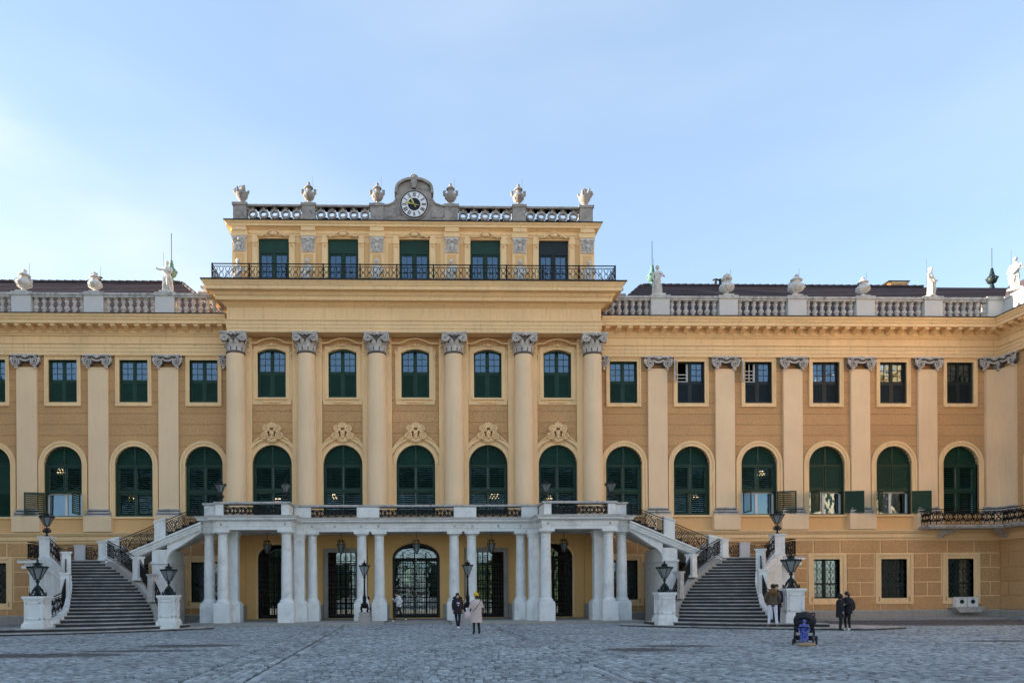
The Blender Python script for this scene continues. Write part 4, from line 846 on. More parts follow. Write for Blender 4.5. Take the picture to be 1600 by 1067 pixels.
# ================================================================== ENTRANCE WALL, GATES, HALL
GATES = [(-8.1,1.25,0.16,3.7,0.9),(-4.12,1.0,0.16,3.98,0),(0,1.385,0.16,3.62,0.9),(4.12,1.0,0.16,3.98,0),(8.1,1.25,0.16,3.7,0.9)]
m = MB(); strips(m,-10.7,10.7,0.0,5.1,GATES,0.6,1.0); m.box(-10.7,-10.5,0.02,0.6,0,5.1); m.box(10.5,10.7,0.02,0.6,0,5.1); W('entrance_wall', m, PORCHY)
for x in (-10.2,-6.3,-5.75,-2.5,-1.9,1.9,2.5,5.75,6.3,10.2):
    w_ = 0.3; W('entrance_pilaster', MB().box(x-w_,x+w_,0.5,0.6,0.9,4.95) if abs(x) in (10.2,6.3,2.5) else MB().box(x-0.22,x+0.22,0.56,0.6,0.9,4.95), PORCHY)
    W('dado', MB().box(x-w_-0.04,x+w_+0.04,0.44,0.6,0.1,0.95), GREYW)
for c,hw,zb,zs,r in GATES:
    if r == 0: m = MB(); m.box(c-hw-0.26,c-hw,0.5,0.95,zb,zs+0.24); m.box(c+hw,c+hw+0.26,0.5,0.95,zb,zs+0.24); m.box(c-hw,c+hw,0.5,0.95,zs,zs+0.24); m.box(c-0.12,c+0.12,0.46,0.6,zs,zs+0.3); W('door_surround', m, GREYW)
    else:
        m = MB(); arch_frame(m,c,hw-0.14,zb,zs,r-0.14,0.14,0.66,0.98); W('gate_reveal', m, LEAD if c == 0 else CREAM)
    # wrought-iron gate: two leaves and a fanlight
    g = MB(); y = 0.85; top = zs if r else zs-0.75
    if r == 0: top = 3.35
    iw = hw-(0.14 if r else 0.0)
    if r:
        g.box(c-iw,c+iw,y-0.05,y+0.05,top-0.06,top+0.04)
        for k in range(1,9): a = pi*k/9; g.tube([(c+0.3*cos(a),y,top+0.15*sin(a)),(c+iw*cos(a),y,top+(r-0.14)*sin(a))],0.014,4)
        for q in (0.45,0.75,0.97): g.tube([(c+iw*q*cos(pi*k/16),y,top+(r-0.14)*q*sin(pi*k/16)) for k in range(17)],0.022,4)
    else:
        g.box(c-iw,c+iw,y-0.04,y+0.04,top-0.04,top+0.04)
        for k in range(5): 
            for s_ in (-1,1): g.spiral((c-iw+0.2+0.4*k,y,top+0.3),0.16,s_,1.4,0.018,n=12)
    W('fanlight', g, IRON)
    for s_ in (-1,1):
        g = MB(); xa, xb = (c-iw,c-0.02) if s_ < 0 else (c+0.02,c+iw); L = xb-xa
        fr_ = 0.05
        g.box(xa,xa+fr_,y-0.03,y+0.03,zb,top-0.06); g.box(xb-fr_,xb,y-0.03,y+0.03,zb,top-0.06); g.box(xa+fr_,xb-fr_,y-0.03,y+0.03,zb+0.02,zb+0.12); g.box(xa+fr_,xb-fr_,y-0.03,y+0.03,top-0.14,top-0.06)
        n = max(5,int(L/0.15))
        for k in range(1,n): g.box(xa+L*k/n-0.016,xa+L*k/n+0.016,y-0.014,y+0.014,zb+0.1,top-0.1)
        for q in (0.18,0.26,0.34,0.43,0.52,0.60,0.68,0.84,0.92): z = zb+(top-zb)*q; g.box(xa+fr_,xb-fr_,y-0.019,y+0.019,z-0.02,z+0.02)
        for q in (0.02,0.36,0.7): 
            for k in range(max(2,int(L/0.32))):
                cx_ = xa+L*(k+0.5)/max(2,int(L/0.32)); z = zb+(top-zb)*q+(top-zb)*0.08; g.spiral((cx_,y-0.02,z),0.13,1,1.5,0.014,n=12,k=4); g.spiral((cx_,y-0.02,z+0.25),0.12,-1,1.5,0.014,n=12,k=4,start=-pi/2)
        o = W('gate_leaf', g, IRON)
        if c == 0: link('lock_plate', MB().box(-0.28 if s_ < 0 else 0.02,-0.02 if s_ < 0 else 0.28,0.8,0.82,1.5,1.68).mesh('lock_plate', BLACK), o)
W('hall_floor', MB().box(-10.4,10.4,0.98,9.2,0.0,0.14), GREYW)
m = MB(); m.box(-10.6,-10.4,1.0,9.2,0,5.2); m.box(10.4,10.6,1.0,9.2,0,5.2); m.box(-10.6,10.6,1.0,9.2,5.1,5.3); W('hall_shell', m, HALL)
GARD = [(c*1.16,(1.6 if c == 0 else 0.7),0.14,4.1,0.6) for c,hw,zb,zs,r in GATES]
m = MB(); strips(m,-10.6,10.6,0.14,5.1,GARD,8.8,9.2); W('garden_wall', m, HALL)
for x in (-6.1,-2.1,2.1,6.1):
    for y in (5.0,): W('hall_pier', MB().box(x-0.35,x+0.35,y-0.35,y+0.35,0.14,5.1), HALL)
for c,hw,zb,zs,r in GARD:
    g = MB(); w_ = hw
    for k in range(5): x = c-w_+2*w_*k/4; g.box(x-0.04,x+0.04,8.95,9.03,0.14,zs+0.3)
    for z in (0.9,1.9,2.9,zs-0.3): g.box(c-w_,c+w_,8.95,9.03,z-0.03,z+0.03)
    o = W('garden_door', g, IRON); link('pane', MB().box(c-w_,c+w_,8.98,8.99,0.14,zs+r).mesh('pane', GLASS), o)
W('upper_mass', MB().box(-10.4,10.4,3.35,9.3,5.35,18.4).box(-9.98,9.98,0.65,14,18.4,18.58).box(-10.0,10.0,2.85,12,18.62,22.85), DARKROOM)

# ================================================================== PORTICO
portico = thing('portico', 'white columned portico with iron-railed terrace across the palace entrance', 'portico', (0,-2.5,0))
def Wp(name, mb, mt, root=None, smooth=False, **k): return link(name, mb.mesh(name, mt, smooth), root or portico, **k)
PE = [(-0.75,4.92),(0,4.92),(0,5.08),(0.025,5.09),(0.025,5.33),(0.06,5.36),(0.12,5.40),(0.26,5.43),(0.26,5.50),(0.32,5.54),(0.36,5.60),(0.0,5.63),(-0.75,5.63)]
ppath = [(-11.15,0),(-11.15,-3.75),(-10.45,-3.75),(-10.45,-4.3),(-6.5,-4.3),(-6.5,-2.8),(6.5,-2.8),(6.5,-4.3),(10.45,-4.3),(10.45,-3.75),(11.15,-3.75),(11.15,0)]
Wp('entablature', MB().sweep(PE, ppath), WHITE)
Wp('terrace_edge', MB().sweep([(-0.5,5.632),(0.3,5.60),(0.38,5.605),(0.38,5.64),(0.02,5.67),(-0.5,5.68)], ppath), COPING)
Wp('terrace_floor', MB().box(-10.6,10.6,-2.3,-0.1,5.1,5.58).box(-9.9,-7.1,-3.7,-2.3,5.1,5.58).box(7.1,9.9,-3.7,-2.3,5.1,5.58), HALL)
Wp('soffit', MB().box(-10.6,10.6,-2.2,0.6,5.0,5.09).box(-9.9,-7.1,-3.6,-2.2,5.0,5.09).box(7.1,9.9,-3.6,-2.2,5.0,5.09), WHITE)
for x0,x1,y0,y1 in ((-11.2,-6.45,-4.35,-3.9),): pass
for x in (-10.07,-6.8,-4.4,4.4,6.8,10.07): Wp('boss', MB().ball((x if abs(x) > 5 else x, -4.33 if abs(x) > 5 else -2.83,5.2),0.07,1,0.5,1,8,5), COPING)
for x in (-5.6,-3.0,-2.05,2.05,3.0,5.6): Wp('boss', MB().ball((x,-2.83,5.2),0.07,1,0.5,1,8,5), COPING)
PCM = MB().box(-0.41,0.41,-0.41,0.41,0.0,0.95).box(-0.38,0.38,-0.38,0.38,0.95,1.02).mesh('plinth', WHITE)
PSH = MB().lathe([(0.37,1.02),(0.38,1.07),(0.36,1.13),(0.32,1.16),(0.3,1.2),(0.285,1.24)]+[(0.285-0.04*t**1.5,1.24+3.18*t) for t in [i/8 for i in range(9)]]+[(0.27,4.43),(0.27,4.47),(0.245,4.49),(0.245,4.55),(0.29,4.58),(0.36,4.66)],n=24).mesh('column', WHITE, True)
PCA = MB().box(-0.4,0.4,-0.4,0.4,4.66,4.79).mesh('abacus', WHITE)
for x,y in [(-10.07,-3.95),(-6.79,-3.95),(6.75,-3.95),(10.05,-3.95),(-10.93,-3.35),(10.93,-3.35),(-5.66,-2.45),(-2.98,-2.45),(-2.03,-2.45),(2.03,-2.45),(2.98,-2.45),(5.66,-2.45)]:
    o = link('column', PSH, portico, (x,y,0.13)); link('plinth', PCM, o); link('abacus', PCA, o)
PIL = MB().box(-0.25,0.25,-0.25,0.25,1.02,4.45).box(-0.3,0.3,-0.3,0.3,4.45,4.52).box(-0.27,0.27,-0.27,0.27,4.52,4.58).box(-0.33,0.33,-0.33,0.33,4.58,4.79).box(-0.32,0.32,-0.32,0.32,1.0,1.1).mesh('pillar', WHITE)
for x,y in [(-9.7,-3.2),(9.7,-3.2),(-6.22,-3.2),(6.22,-3.2),(-6.8,-2.3),(6.8,-2.3)]:
    o = link('pillar', PIL, portico, (x,y,0.13)); link('plinth', PCM, o)
def ppanel(x0,x1,y0,y1,z0=5.6,z1=6.24):
    m = MB().box(x0,x1,y0,y1,z0,z1)
    if x1-x0 > 0.45: m.box(x0+0.08,x1-0.08,y0-0.025,y0,z0+0.1,z1-0.06); 
    m2 = MB().box(x0+0.15,x1-0.15,y0-0.035,y0-0.02,z0+0.17,z1-0.13) if x1-x0 > 0.45 else None
    o = Wp('parapet_panel', m, WHITE)
    if m2: link('raised_field', m2.mesh('raised_field', WHITE), o)
for s_ in (-1,1):
    for a,b,y in ((10.37,9.98,-4.25),(7.0,6.62,-4.25),(6.56,5.68,-2.75),(3.22,2.01,-2.75),(11.1,10.40,-3.7)):
        x0,x1 = sorted((s_*a,s_*b)); ppanel(x0,x1,y,y+0.38)
    Wp('parapet_panel', MB().box(s_*6.62,s_*6.98,-3.87,-2.4,5.6,6.24), WHITE)
    Wp('parapet_panel', MB().box(s_*10.7,s_*11.08,-3.3,-3.1,5.6,6.24), WHITE)
    x0,x1 = sorted((s_*9.98,s_*7.0)); scroll_rail((x0,-4.06),(x1,-4.06),0.62,portico,5.6,5.6,dens=0.2,tk=1.8)
    x0,x1 = sorted((s_*5.68,s_*3.22)); scroll_rail((x0,-2.56),(x1,-2.56),0.62,portico,5.6,5.6,dens=0.2,tk=1.8)
scroll_rail((-2.01,-2.56),(2.01,-2.56),0.62,portico,5.6,5.6,dens=0.2,tk=1.8)
cop = [(-0.5,6.24),(0.04,6.24),(0.08,6.28),(0.08,6.36),(-0.5,6.38)]
Wp('coping', MB().sweep(cop,[(-11.1,-3.1),(-11.1,-3.7),(-10.37,-3.7),(-10.37,-4.25),(-6.6,-4.25),(-6.6,-2.75),(6.6,-2.75),(6.6,-4.25),(10.37,-4.25),(10.37,-3.7),(11.1,-3.7),(11.1,-3.1)]), COPING)
for s_ in (-1,1):
    xs_ = sorted((s_*1.75,s_*11.7)); Wp('porch_floor', MB().box(xs_[0],xs_[1],-4.75,0.6,-0.02,0.13), GREYW)
Wp('porch_ramp', MB().add([(-1.75,-3.6,0.0),(1.75,-3.6,0.0),(1.75,-2.2,0.12),(-1.75,-2.2,0.12),(-1.75,0.95,0.12),(1.75,0.95,0.12)],[(0,1,2,3),(3,2,5,4)]), GREYW)

# ================================================================== STAIRCASES
def interp(tab, z):
    if z <= tab[0][0]: return tab[0][1], tab[0][2]
    for a,b in zip(tab,tab[1:]):
        if z <= b[0]: t = (z-a[0])/(b[0]-a[0]); return a[1]+(b[1]-a[1])*t, a[2]+(b[2]-a[2])*t
    return tab[-1][1], tab[-1][2]
OUT = [(0.1,-16.0,-11.0),(0.35,-15.75,-10.2),(0.65,-15.75,-9.3),(0.98,-15.95,-8.5),(1.33,-16.3,-7.6),(1.7,-16.65,-6.8),(2.1,-16.95,-6.1),(2.43,-17.2,-5.5),(2.8,-17.5,-4.9),(3.1,-17.8,-4.4),(3.4,-18.1,-3.8)]
OUTR = [(0.1,-15.95,-10.9),(0.35,-15.85,-10.2),(0.8,-15.95,-8.9),(1.26,-16.5,-7.5),(2.0,-16.95,-6.3),(2.6,-17.45,-5.5),(3.0,-18.1,-4.8),(3.4,-19.0,-4.3)]
INN = [(0.1,-11.9,-8.6),(0.35,-11.95,-8.3),(0.65,-12.1,-7.9),(0.96,-12.4,-7.4),(1.31,-12.8,-6.8),(1.7,-13.3,-6.1),(2.09,-13.85,-5.5),(2.41,-14.4,-5.0),(2.75,-14.95,-4.6),(3.1,-15.6,-4.15),(3.4,-16.3,-3.75)]
def pedestal(root, x, y, z0, mirror, w=0.46, h=1.5):
    m = MB(mirror); b = w*1.12
    m.box(x-b,x+b,y-b,y+b,z0,z0+0.3); m.box(x-b*0.96,x+b*0.96,y-b*0.96,y+b*0.96,z0+0.3,z0+0.36); m.box(x-w*0.98,x+w*0.98,y-w*0.98,y+w*0.98,z0+0.36,z0+0.42); m.box(x-w*0.92,x+w*0.92,y-w*0.92,y+w*0.92,z0+0.42,z0+h-0.18); m.box(x-w*0.98,x+w*0.98,y-w*0.98,y+w*0.98,z0+h-0.18,z0+h-0.1); m.box(x-w*1.08,x+w*1.08,y-w*1.08,y+w*1.08,z0+h-0.1,z0+h)
    o = link('lamp_pedestal', m.mesh('lamp_pedestal', WHITE), root)
    f = MB(mirror); q = w*0.7; d = w*0.92; zz0, zz1 = z0+0.52, z0+h-0.26
    for a,b2,c,d2 in ((-q,q,zz0,zz0+0.045),(-q,q,zz1-0.045,zz1),(-q,-q+0.045,zz0,zz1),(q-0.045,q,zz0,zz1)): f.box(x+a,x+b2,y-d-0.03,y-d,c,d2); f.box(x+d,x+d+0.03,y+a,y+b2,c,d2)
    link('panel_moulding', f.mesh('panel_moulding', WHITE), o); return o
def newel(root, x, y, z0, z1, mirror, w=0.17, rot=0, mt=None):
    m = MB(mirror); c, s_ = cos(rot), sin(rot)
    def bx(a, za, zb_):
        q = [(x+(-a)*c-(-a)*s_, y+(-a)*s_+(-a)*c),(x+a*c+a*s_, y+a*s_-a*c),(x+a*c-a*s_, y+a*s_+a*c),(x-a*c-a*s_, y-a*s_+a*c)]
        m.plan([(x+px_*c-py_*s_, y+px_*s_+py_*c) for px_,py_ in ((-a,-a),(a,-a),(a,a),(-a,a))], za, zb_)
    bx(w,z0,z1-0.1); bx(w*1.18,z1-0.1,z1-0.05); bx(w*1.28,z1-0.05,z1); bx(w*1.12,z0-0.02,z0+0.12)
    return link('newel', m.mesh('newel', mt or WHITE), root)
ORIG = {}
def build_stair(mirror):
    sx = 1 if mirror else -1
    root = thing('staircase', 'curving grey stone staircase with iron railings at the '+('right, where the couple stands' if mirror else 'left side, empty of people'), 'staircase', (sx*14.5,-6.5,0))
    def R(name, mb, mt, **k): return link(name, mb.mesh(name, mt, k.pop('smooth', False)), root, **k)
    # two broad bottom steps
    def bow(p, q, d, n=8):
        px_, py_ = p; qx, qy = q; L = sqrt((qx-px_)**2+(qy-py_)**2); nx, ny = (qy-py_)/L, -(qx-px_)/L
        return [(px_+(qx-px_)*i/n+nx*d*sin(pi*i/n), py_+(qy-py_)*i/n+ny*d*sin(pi*i/n)) for i in range(n+1)]
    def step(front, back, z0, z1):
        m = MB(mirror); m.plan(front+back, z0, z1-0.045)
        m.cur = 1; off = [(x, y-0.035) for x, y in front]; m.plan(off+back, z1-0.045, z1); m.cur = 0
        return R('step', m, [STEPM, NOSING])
    step(bow((-18.6,-12.6),(-9.6,-7.6),0.9,10), [(-9.9,-6.6),(-18.9,-9.0),(-20.8,-11.5)], -0.02, 0.10)
    step(bow((-17.4,-11.6),(-10.9,-8.6),0.55,10), [(-10.8,-7.4),(-17.5,-9.0)], 0.10, 0.25)
    N = 20; z = 0.25; rise = (3.4-0.25)/N
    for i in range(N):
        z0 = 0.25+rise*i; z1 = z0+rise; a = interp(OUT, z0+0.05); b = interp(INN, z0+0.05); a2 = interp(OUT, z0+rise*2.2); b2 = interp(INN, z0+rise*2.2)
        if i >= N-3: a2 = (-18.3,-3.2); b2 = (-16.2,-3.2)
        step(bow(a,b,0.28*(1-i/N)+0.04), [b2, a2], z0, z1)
        # solid body below the steps
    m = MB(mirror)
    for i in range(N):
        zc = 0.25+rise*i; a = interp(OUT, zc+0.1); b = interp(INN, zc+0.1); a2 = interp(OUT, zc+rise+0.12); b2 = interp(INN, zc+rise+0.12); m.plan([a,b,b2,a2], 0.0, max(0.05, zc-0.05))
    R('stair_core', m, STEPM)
    # stringers: sloping kerbs over walls
    for tab, side, nm_, mt in ((OUTR,1,'outer_stringer',WHITE),(INN,-1,'inner_stringer',GREYW)):
        m = MB(mirror); pts = []
        zs_ = [0.3+3.1*i/16 for i in range(17)]
        P = [interp(tab, z) for z in zs_]
        for i in range(16):
            (xa,ya),(xb,yb) = P[i],P[i+1]; dx,dy = xb-xa,yb-ya; L = sqrt(dx*dx+dy*dy) or 1; nx,ny = -dy/L*0.17,dx/L*0.17
            if i < 15: (xc,yc) = P[i+2]; dx2,dy2 = xc-xb,yc-yb; L2 = sqrt(dx2*dx2+dy2*dy2) or 1; nx2,ny2 = -dy2/L2*0.17,dx2/L2*0.17
            else: nx2,ny2 = nx,ny
            def quad(za,zb_,ta,tb,k=1.0):
                m.add([(xa-nx*k,ya-ny*k,za),(xa+nx*k,ya+ny*k,za),(xb+nx2*k,yb+ny2*k,zb_),(xb-nx2*k,yb-ny2*k,zb_),(xa-nx*k,ya-ny*k,ta),(xa+nx*k,ya+ny*k,ta),(xb+nx2*k,yb+ny2*k,tb),(xb-nx2*k,yb-ny2*k,tb)],[(0,1,2,3),(7,6,5,4),(0,4,5,1),(3,2,6,7),(0,3,7,4),(1,5,6,2)])
            quad(zs_[i]-0.12,zs_[i+1]-0.12,zs_[i]+0.2,zs_[i+1]+0.2,1.15); quad(0.0,0.0,zs_[i]-0.1,zs_[i+1]-0.1,0.8)
            if side > 0: quad(zs_[i]-0.35,zs_[i+1]-0.35,zs_[i]-0.2,zs_[i+1]-0.2,1.5)
        R(nm_, m, mt)
    # lamp pedestals and newels
    pedestal(root,-16.2,-10.75,0.25 if mirror else 0.1,mirror,0.42,1.5); pedestal(root,-11.35,-8.7,0.1,mirror,0.4,1.5)
    newel(root,-16.55,-7.45,1.2,2.68,mirror,0.19,0.3); newel(root,-17.3,-5.75,2.45,3.75,mirror,0.2,0.6)
    newel(root,-19.05,-4.0,3.42,4.62,mirror,0.27); newel(root,-12.55,-7.25,1.3,2.6,mirror,0.18,-0.7,COPING); newel(root,-13.85,-5.55,2.35,3.5,mirror,0.19,-0.6); newel(root,-16.2,-3.85,3.4,4.4,mirror,0.2,-0.3)
    def rail(a, b, za, zb_, h=0.88, **k):
        q = scroll_rail((sx*abs(a[0]),a[1]),(sx*abs(b[0]),b[1]),h,root,za,zb_,**k); return q
    rail((-15.95,-10.3),(-16.0,-9.0),0.6,0.85); rail((-16.0,-9.0),(-16.45,-7.65),0.85,1.5); rail((-16.65,-7.2),(-17.2,-5.95),1.6,2.5)
    rail((-17.5,-5.5),(-18.1,-4.85),2.8,3.2); rail((-18.1,-4.85),(-18.75,-4.3),3.2,3.62)
    rail((-11.85,-8.3),(-12.4,-7.45),0.75,1.35); rail((-12.7,-7.05),(-13.7,-5.75),1.55,2.45,lat=True); rail((-14.05,-5.4),(-15.0,-4.65),2.6,3.1,lat=True); rail((-15.0,-4.65),(-16.05,-4.0),3.1,3.55,lat=True)
    # landing
    m = MB(mirror); m.plan([(-20.1,-4.2),(-19.4,-4.25),(-18.3,-3.75),(-15.4,-3.75),(-15.4,-0.9),(-20.1,-0.9)],3.1,3.4); m.plan([(-20.35,-4.4),(-19.3,-4.45),(-18.3,-3.9),(-15.4,-3.9),(-15.4,-0.7),(-20.35,-0.7)],3.26,3.36); m.plan([(-20.2,-4.3),(-19.4,-4.35),(-18.4,-3.8),(-15.5,-3.8),(-15.5,-0.8),(-20.2,-0.8)],2.98,3.12)
    R('landing', m, WHITE); R('landing_paving', MB(mirror).plan([(-20.35,-4.4),(-19.3,-4.45),(-18.3,-3.9),(-15.4,-3.9),(-15.4,-0.7),(-20.35,-0.7)],3.365,3.42), COPING)
    m = MB(mirror); m.box(-19.95,-18.75,-4.0,-2.8,0,2.98); m.box(-20.0,-18.7,-4.05,-2.75,2.7,2.8); R('landing_pier', m, WHITE)
    for q in ((-19.9,-19.3,-2.0,-0.9),(-16.4,-15.7,-3.6,-0.9)): R('landing_pier', MB(mirror).box(*q,0,2.98), WHITE)
    for a,b in (((-19.95,-4.1),(-19.4,-4.1)),((-20.0,-4.05),(-20.0,-1.1)),((-20.0,-1.0),(-18.95,-1.0)),((-18.35,-1.0),(-16.7,-1.0))):
        rail(a,b,3.45,3.45,0.9,lat=True)
    m = MB(mirror); m.box(-18.93,-18.37,-1.15,-0.85,3.42,4.32); m.box(-18.96,-18.34,-1.18,-0.82,4.32,4.38); R('landing_post', m, PEDEST); R('landing_post', MB(mirror).box(-16.7,-16.2,-1.15,-0.85,3.42,4.32), PEDEST)
    # ramp to the terrace
    zt = lambda x: 3.85+0.4155*(x+14.76); k = 1
    xa, xb = -16.0, -11.15
    m = MB(mirror); m.prism([(xa,zt(xa)-0.36),(xb,zt(xb)-0.36),(xb,zt(xb)-0.05),(xa,zt(xa)-0.05)],-4.12,-3.75); m.prism([(xa,zt(xa)-0.1),(xb,zt(xb)-0.1),(xb,zt(xb)),(xa,zt(xa))],-4.22,-3.72); m.prism([(xa,zt(xa)-0.24),(xb,zt(xb)-0.24),(xb,zt(xb)-0.17),(xa,zt(xa)-0.17)],-4.17,-4.1); m.prism([(xa,zt(xa)-0.42),(xb,zt(xb)-0.42),(xb,zt(xb)-0.33),(xa,zt(xa)-0.33)],-4.07,-3.8)
    R('ramp_stringer', m, WHITE)
    m = MB(mirror); m.prism([(xa,zt(xa)-0.45),(xb,zt(xb)-0.45),(xb,zt(xb)-0.15),(xa,zt(xa)-0.15)],-3.75,-1.0); R('ramp_slab', m, WHITE)
    for i in range(13):
        x = -15.9+4.75*i/13; m = MB(mirror).box(x,x+0.42,-3.7,-1.0,3.4+2.15*(i)/13-0.1,3.4+2.15*(i+1)/13); R('ramp_step', m, STEPM)
    m = MB(mirror); m.box(-13.7,-12.95,-4.02,-1.0,0,zt(-13.7)-0.36); m.box(-13.78,-12.87,-4.08,-0.95,3.2,3.3); R('ramp_pier', m, WHITE)
    # elliptical arch between pier and the first column
    m = MB(mirror); m.prism([(-12.95,3.3),(-12.88,3.62),(-12.68,3.88),(-12.35,4.06),(-11.16,zt(-11.16)-0.5),(-11.16,zt(-11.16)-0.34),(-12.95,zt(-12.95)-0.34)],-3.95,-3.5); R('ramp_arch', m, WHITE)
    m = MB(mirror); m.prism([(-15.7,3.0)]+[(-15.7+1.0*(1-cos(pi/2*i/6)),2.2+0.9*sin(pi/2*i/6)) for i in range(7)]+[(-13.7,3.35),(-13.7,zt(-13.7)-0.4),(-15.7,3.05)],-3.9,-3.5) if False else m.box(-15.7,-15.2,-3.9,-3.5,0,2.95)
    R('ramp_foot', m, WHITE)
    newel(root,-15.55,-3.95,3.35,4.45,mirror,0.18); 
    m = MB(mirror); m.prism([(-16.2,3.4),(-15.4,3.5),(-15.4,4.55),(-16.2,4.3)],-4.05,-3.75); m.prism([(-16.25,4.28),(-15.35,4.53),(-15.35,4.62),(-16.25,4.38)],-4.1,-3.7); R('ramp_parapet', m, WHITE)
    m = MB(mirror); m.prism([(-13.56,zt(-13.56)),(-13.0,zt(-13.0)),(-13.0,5.5),(-13.56,5.3)],-4.08,-3.78); m.prism([(-13.6,5.28),(-12.96,5.52),(-12.96,5.6),(-13.6,5.36)],-4.13,-3.73); m.prism([(-13.47,zt(-13.47)+0.13),(-13.09,zt(-13.09)+0.13),(-13.09,5.36),(-13.47,5.22)],-4.105,-4.08); R('ramp_parapet', m, WHITE)
    rail((-15.35,-3.95),(-13.6,-3.95),zt(-15.35)+0.0,zt(-13.6)+0.0,0.86,lat=True); rail((-12.96,-3.95),(-11.15,-3.95),zt(-12.96)+0.0,zt(-11.15)+0.0,0.86,lat=True)
    return root
stairL = build_stair(False); stairR = build_stair(True)
for root in (portico, stairL, stairR):
    for ch in list(bpy.data.objects):
        if ch.parent == root: ch.location = Vector(ch.location) - root.location
# kerb slabs beside the stairs
link('kerb', MB().box(-34.3,-18.5,-1.1,-0.12,-0.02,0.07).mesh('kerb', GREYW), None, kind='structure')
link('kerb', MB().box(18.5,34.3,-1.1,-0.12,-0.02,0.05).mesh('kerb', GREYW), None, kind='structure')

# ================================================================== LAMPS
def lantern_parts(root, z0, w, h, smallcrown=False, metal=BRONZE):
    """four-sided glass lantern, wide at the top; w = half width at top"""
    wb = w*0.3; m = MB()
    for i in range(6):
        a = 2*pi*(i+0.5)/6; b = 2*pi*(i+1.5)/6; m.tube([(wb*cos(a),wb*sin(a),z0),(w*cos(a),w*sin(a),z0+h)],0.022*w/0.38,4)
        m.tube([(w*cos(a),w*sin(a),z0+h),(w*cos(b),w*sin(b),z0+h)],0.026*w/0.38,4); m.tube([(wb*cos(a),wb*sin(a),z0),(wb*cos(b),wb*sin(b),z0)],0.022*w/0.38,4)
        m.tube([(w*cos(a),w*sin(a),z0+h),(w*1.12*cos(a),w*1.12*sin(a),z0+h+0.12*w)],[0.03*w/0.38,0.012],4)
        m.ball((w*1.02*cos(a),w*1.02*sin(a),z0+h+0.06*w),0.05*w/0.38,n=5,m=4); c_ = (a+b)/2; m.ball((w*0.9*cos(c_),w*0.9*sin(c_),z0+h+0.07*w),0.06*w/0.38,1,1,0.8,5,4)
    m.lathe([(w*0.96,z0+h),(w*0.75,z0+h+0.14*w),(w*0.4,z0+h+0.28*w),(w*0.3,z0+h+0.42*w),(w*0.38,z0+h+0.5*w),(w*0.16,z0+h+0.62*w),(w*0.08,z0+h+0.72*w),(w*0.14,z0+h+0.8*w),(w*0.02,z0+h+1.02*w)],n=6,a0=pi/6,a1=pi/6+2*pi)
    for k in range(4): a = pi*k/2+0.4; m.ball((w*0.42*cos(a),w*0.42*sin(a),z0+h+0.45*w),0.1*w,n=5,m=4)
    link('lantern_frame', m.mesh('lantern_frame', metal, True), root)
    g = MB(); g.lathe([(wb*0.98,z0+0.01),(w*0.97,z0+h-0.01)],n=6,a0=pi/6,a1=pi/6+2*pi); link('lantern_glass', g.mesh('lantern_glass', FROST), root)
    link('gas_mantle', MB().lathe([(0.02,z0),(0.03,z0+h*0.3),(0.05,z0+h*0.4),(0.05,z0+h*0.6),(0.01,z0+h*0.7)],n=6).mesh('gas_mantle', WOODW), root)
def pedestal_lamp(x, y, z, label, group, s=1.0):
    t = thing('pedestal_lamp', label, 'lamp', (x,y,z), 0, group, s)
    m = MB(); m.lathe([(0.09,0.1),(0.1,0.2),(0.15,0.26),(0.16,0.34),(0.1,0.42),(0.05,0.46),(0.045,0.56),(0.09,0.6),(0.09,0.64),(0.04,0.68),(0.14,0.72)],n=10)
    link('stem', m.mesh('stem', BRONZE, True), t)
    m = MB()
    for k in range(4):
        a = pi/4+pi/2*k; ca,sa = cos(a),sin(a); m.tube([(0.08*ca,0.08*sa,0.32),(0.17*ca,0.17*sa,0.26),(0.22*ca,0.22*sa,0.13),(0.28*ca,0.28*sa,0.06),(0.34*ca,0.34*sa,0.1),(0.32*ca,0.32*sa,0.17)],[0.05,0.05,0.045,0.04,0.035,0.03],6); m.ball((0.32*ca,0.32*sa,0.03),0.05,n=6,m=4)
    m.lathe([(0.26,0),(0.26,0.03),(0.14,0.08),(0.1,0.14)],n=10); link('scroll_base', m.mesh('scroll_base', BRONZE, True), t)
    lantern_parts(t,0.7,0.38,0.5); return t
GP = 'bronze lamps on the staircase pedestals'
pedestal_lamp(-16.2,-10.75,1.6,'dark bronze lantern on the outer white pedestal of the left staircase, farthest left lamp',GP)
pedestal_lamp(-11.35,-8.7,1.6,'dark bronze lantern on the inner white pedestal of the left staircase',GP,0.93)
pedestal_lamp(11.35,-8.7,1.6,'dark bronze lantern on the inner white pedestal of the right staircase',GP,0.93)
pedestal_lamp(16.2,-10.75,1.75,'dark bronze lantern on the outer white pedestal of the right staircase, above the standing couple',GP)
def scroll_lamp(x, y, z, label, group, s=1.0):
    t = thing('terrace_lamp', label, 'lamp', (x,y,z), 0, group, s)
    m = MB(); m.lathe([(0.12,0),(0.12,0.03),(0.05,0.07),(0.04,0.16),(0.08,0.2),(0.1,0.28),(0.06,0.34),(0.04,0.4)],n=8)
    for s_ in (-1,1): m.spiral((s_*0.12,0,0.3),0.09,s_,1.4,0.03,n=14,start=pi/2); m.tube([(0,0,0.2),(s_*0.12,0,0.2),(s_*0.2,0,0.28)],0.03,5)
    m.tube([(0,0,0.36),(0,0,0.5)],0.03,6); link('scroll_stem', m.mesh('scroll_stem', BRONZE, True), t); lantern_parts(t,0.48,0.3,0.4); return t
GT = 'lamps on the terrace parapet posts'
scroll_lamp(-10.17,-4.06,6.38,'black lantern on the leftmost post of the portico parapet',GT)
scroll_lamp(-6.8,-4.06,6.38,'black lantern on the parapet post at the inner corner of the left portico bay',GT)
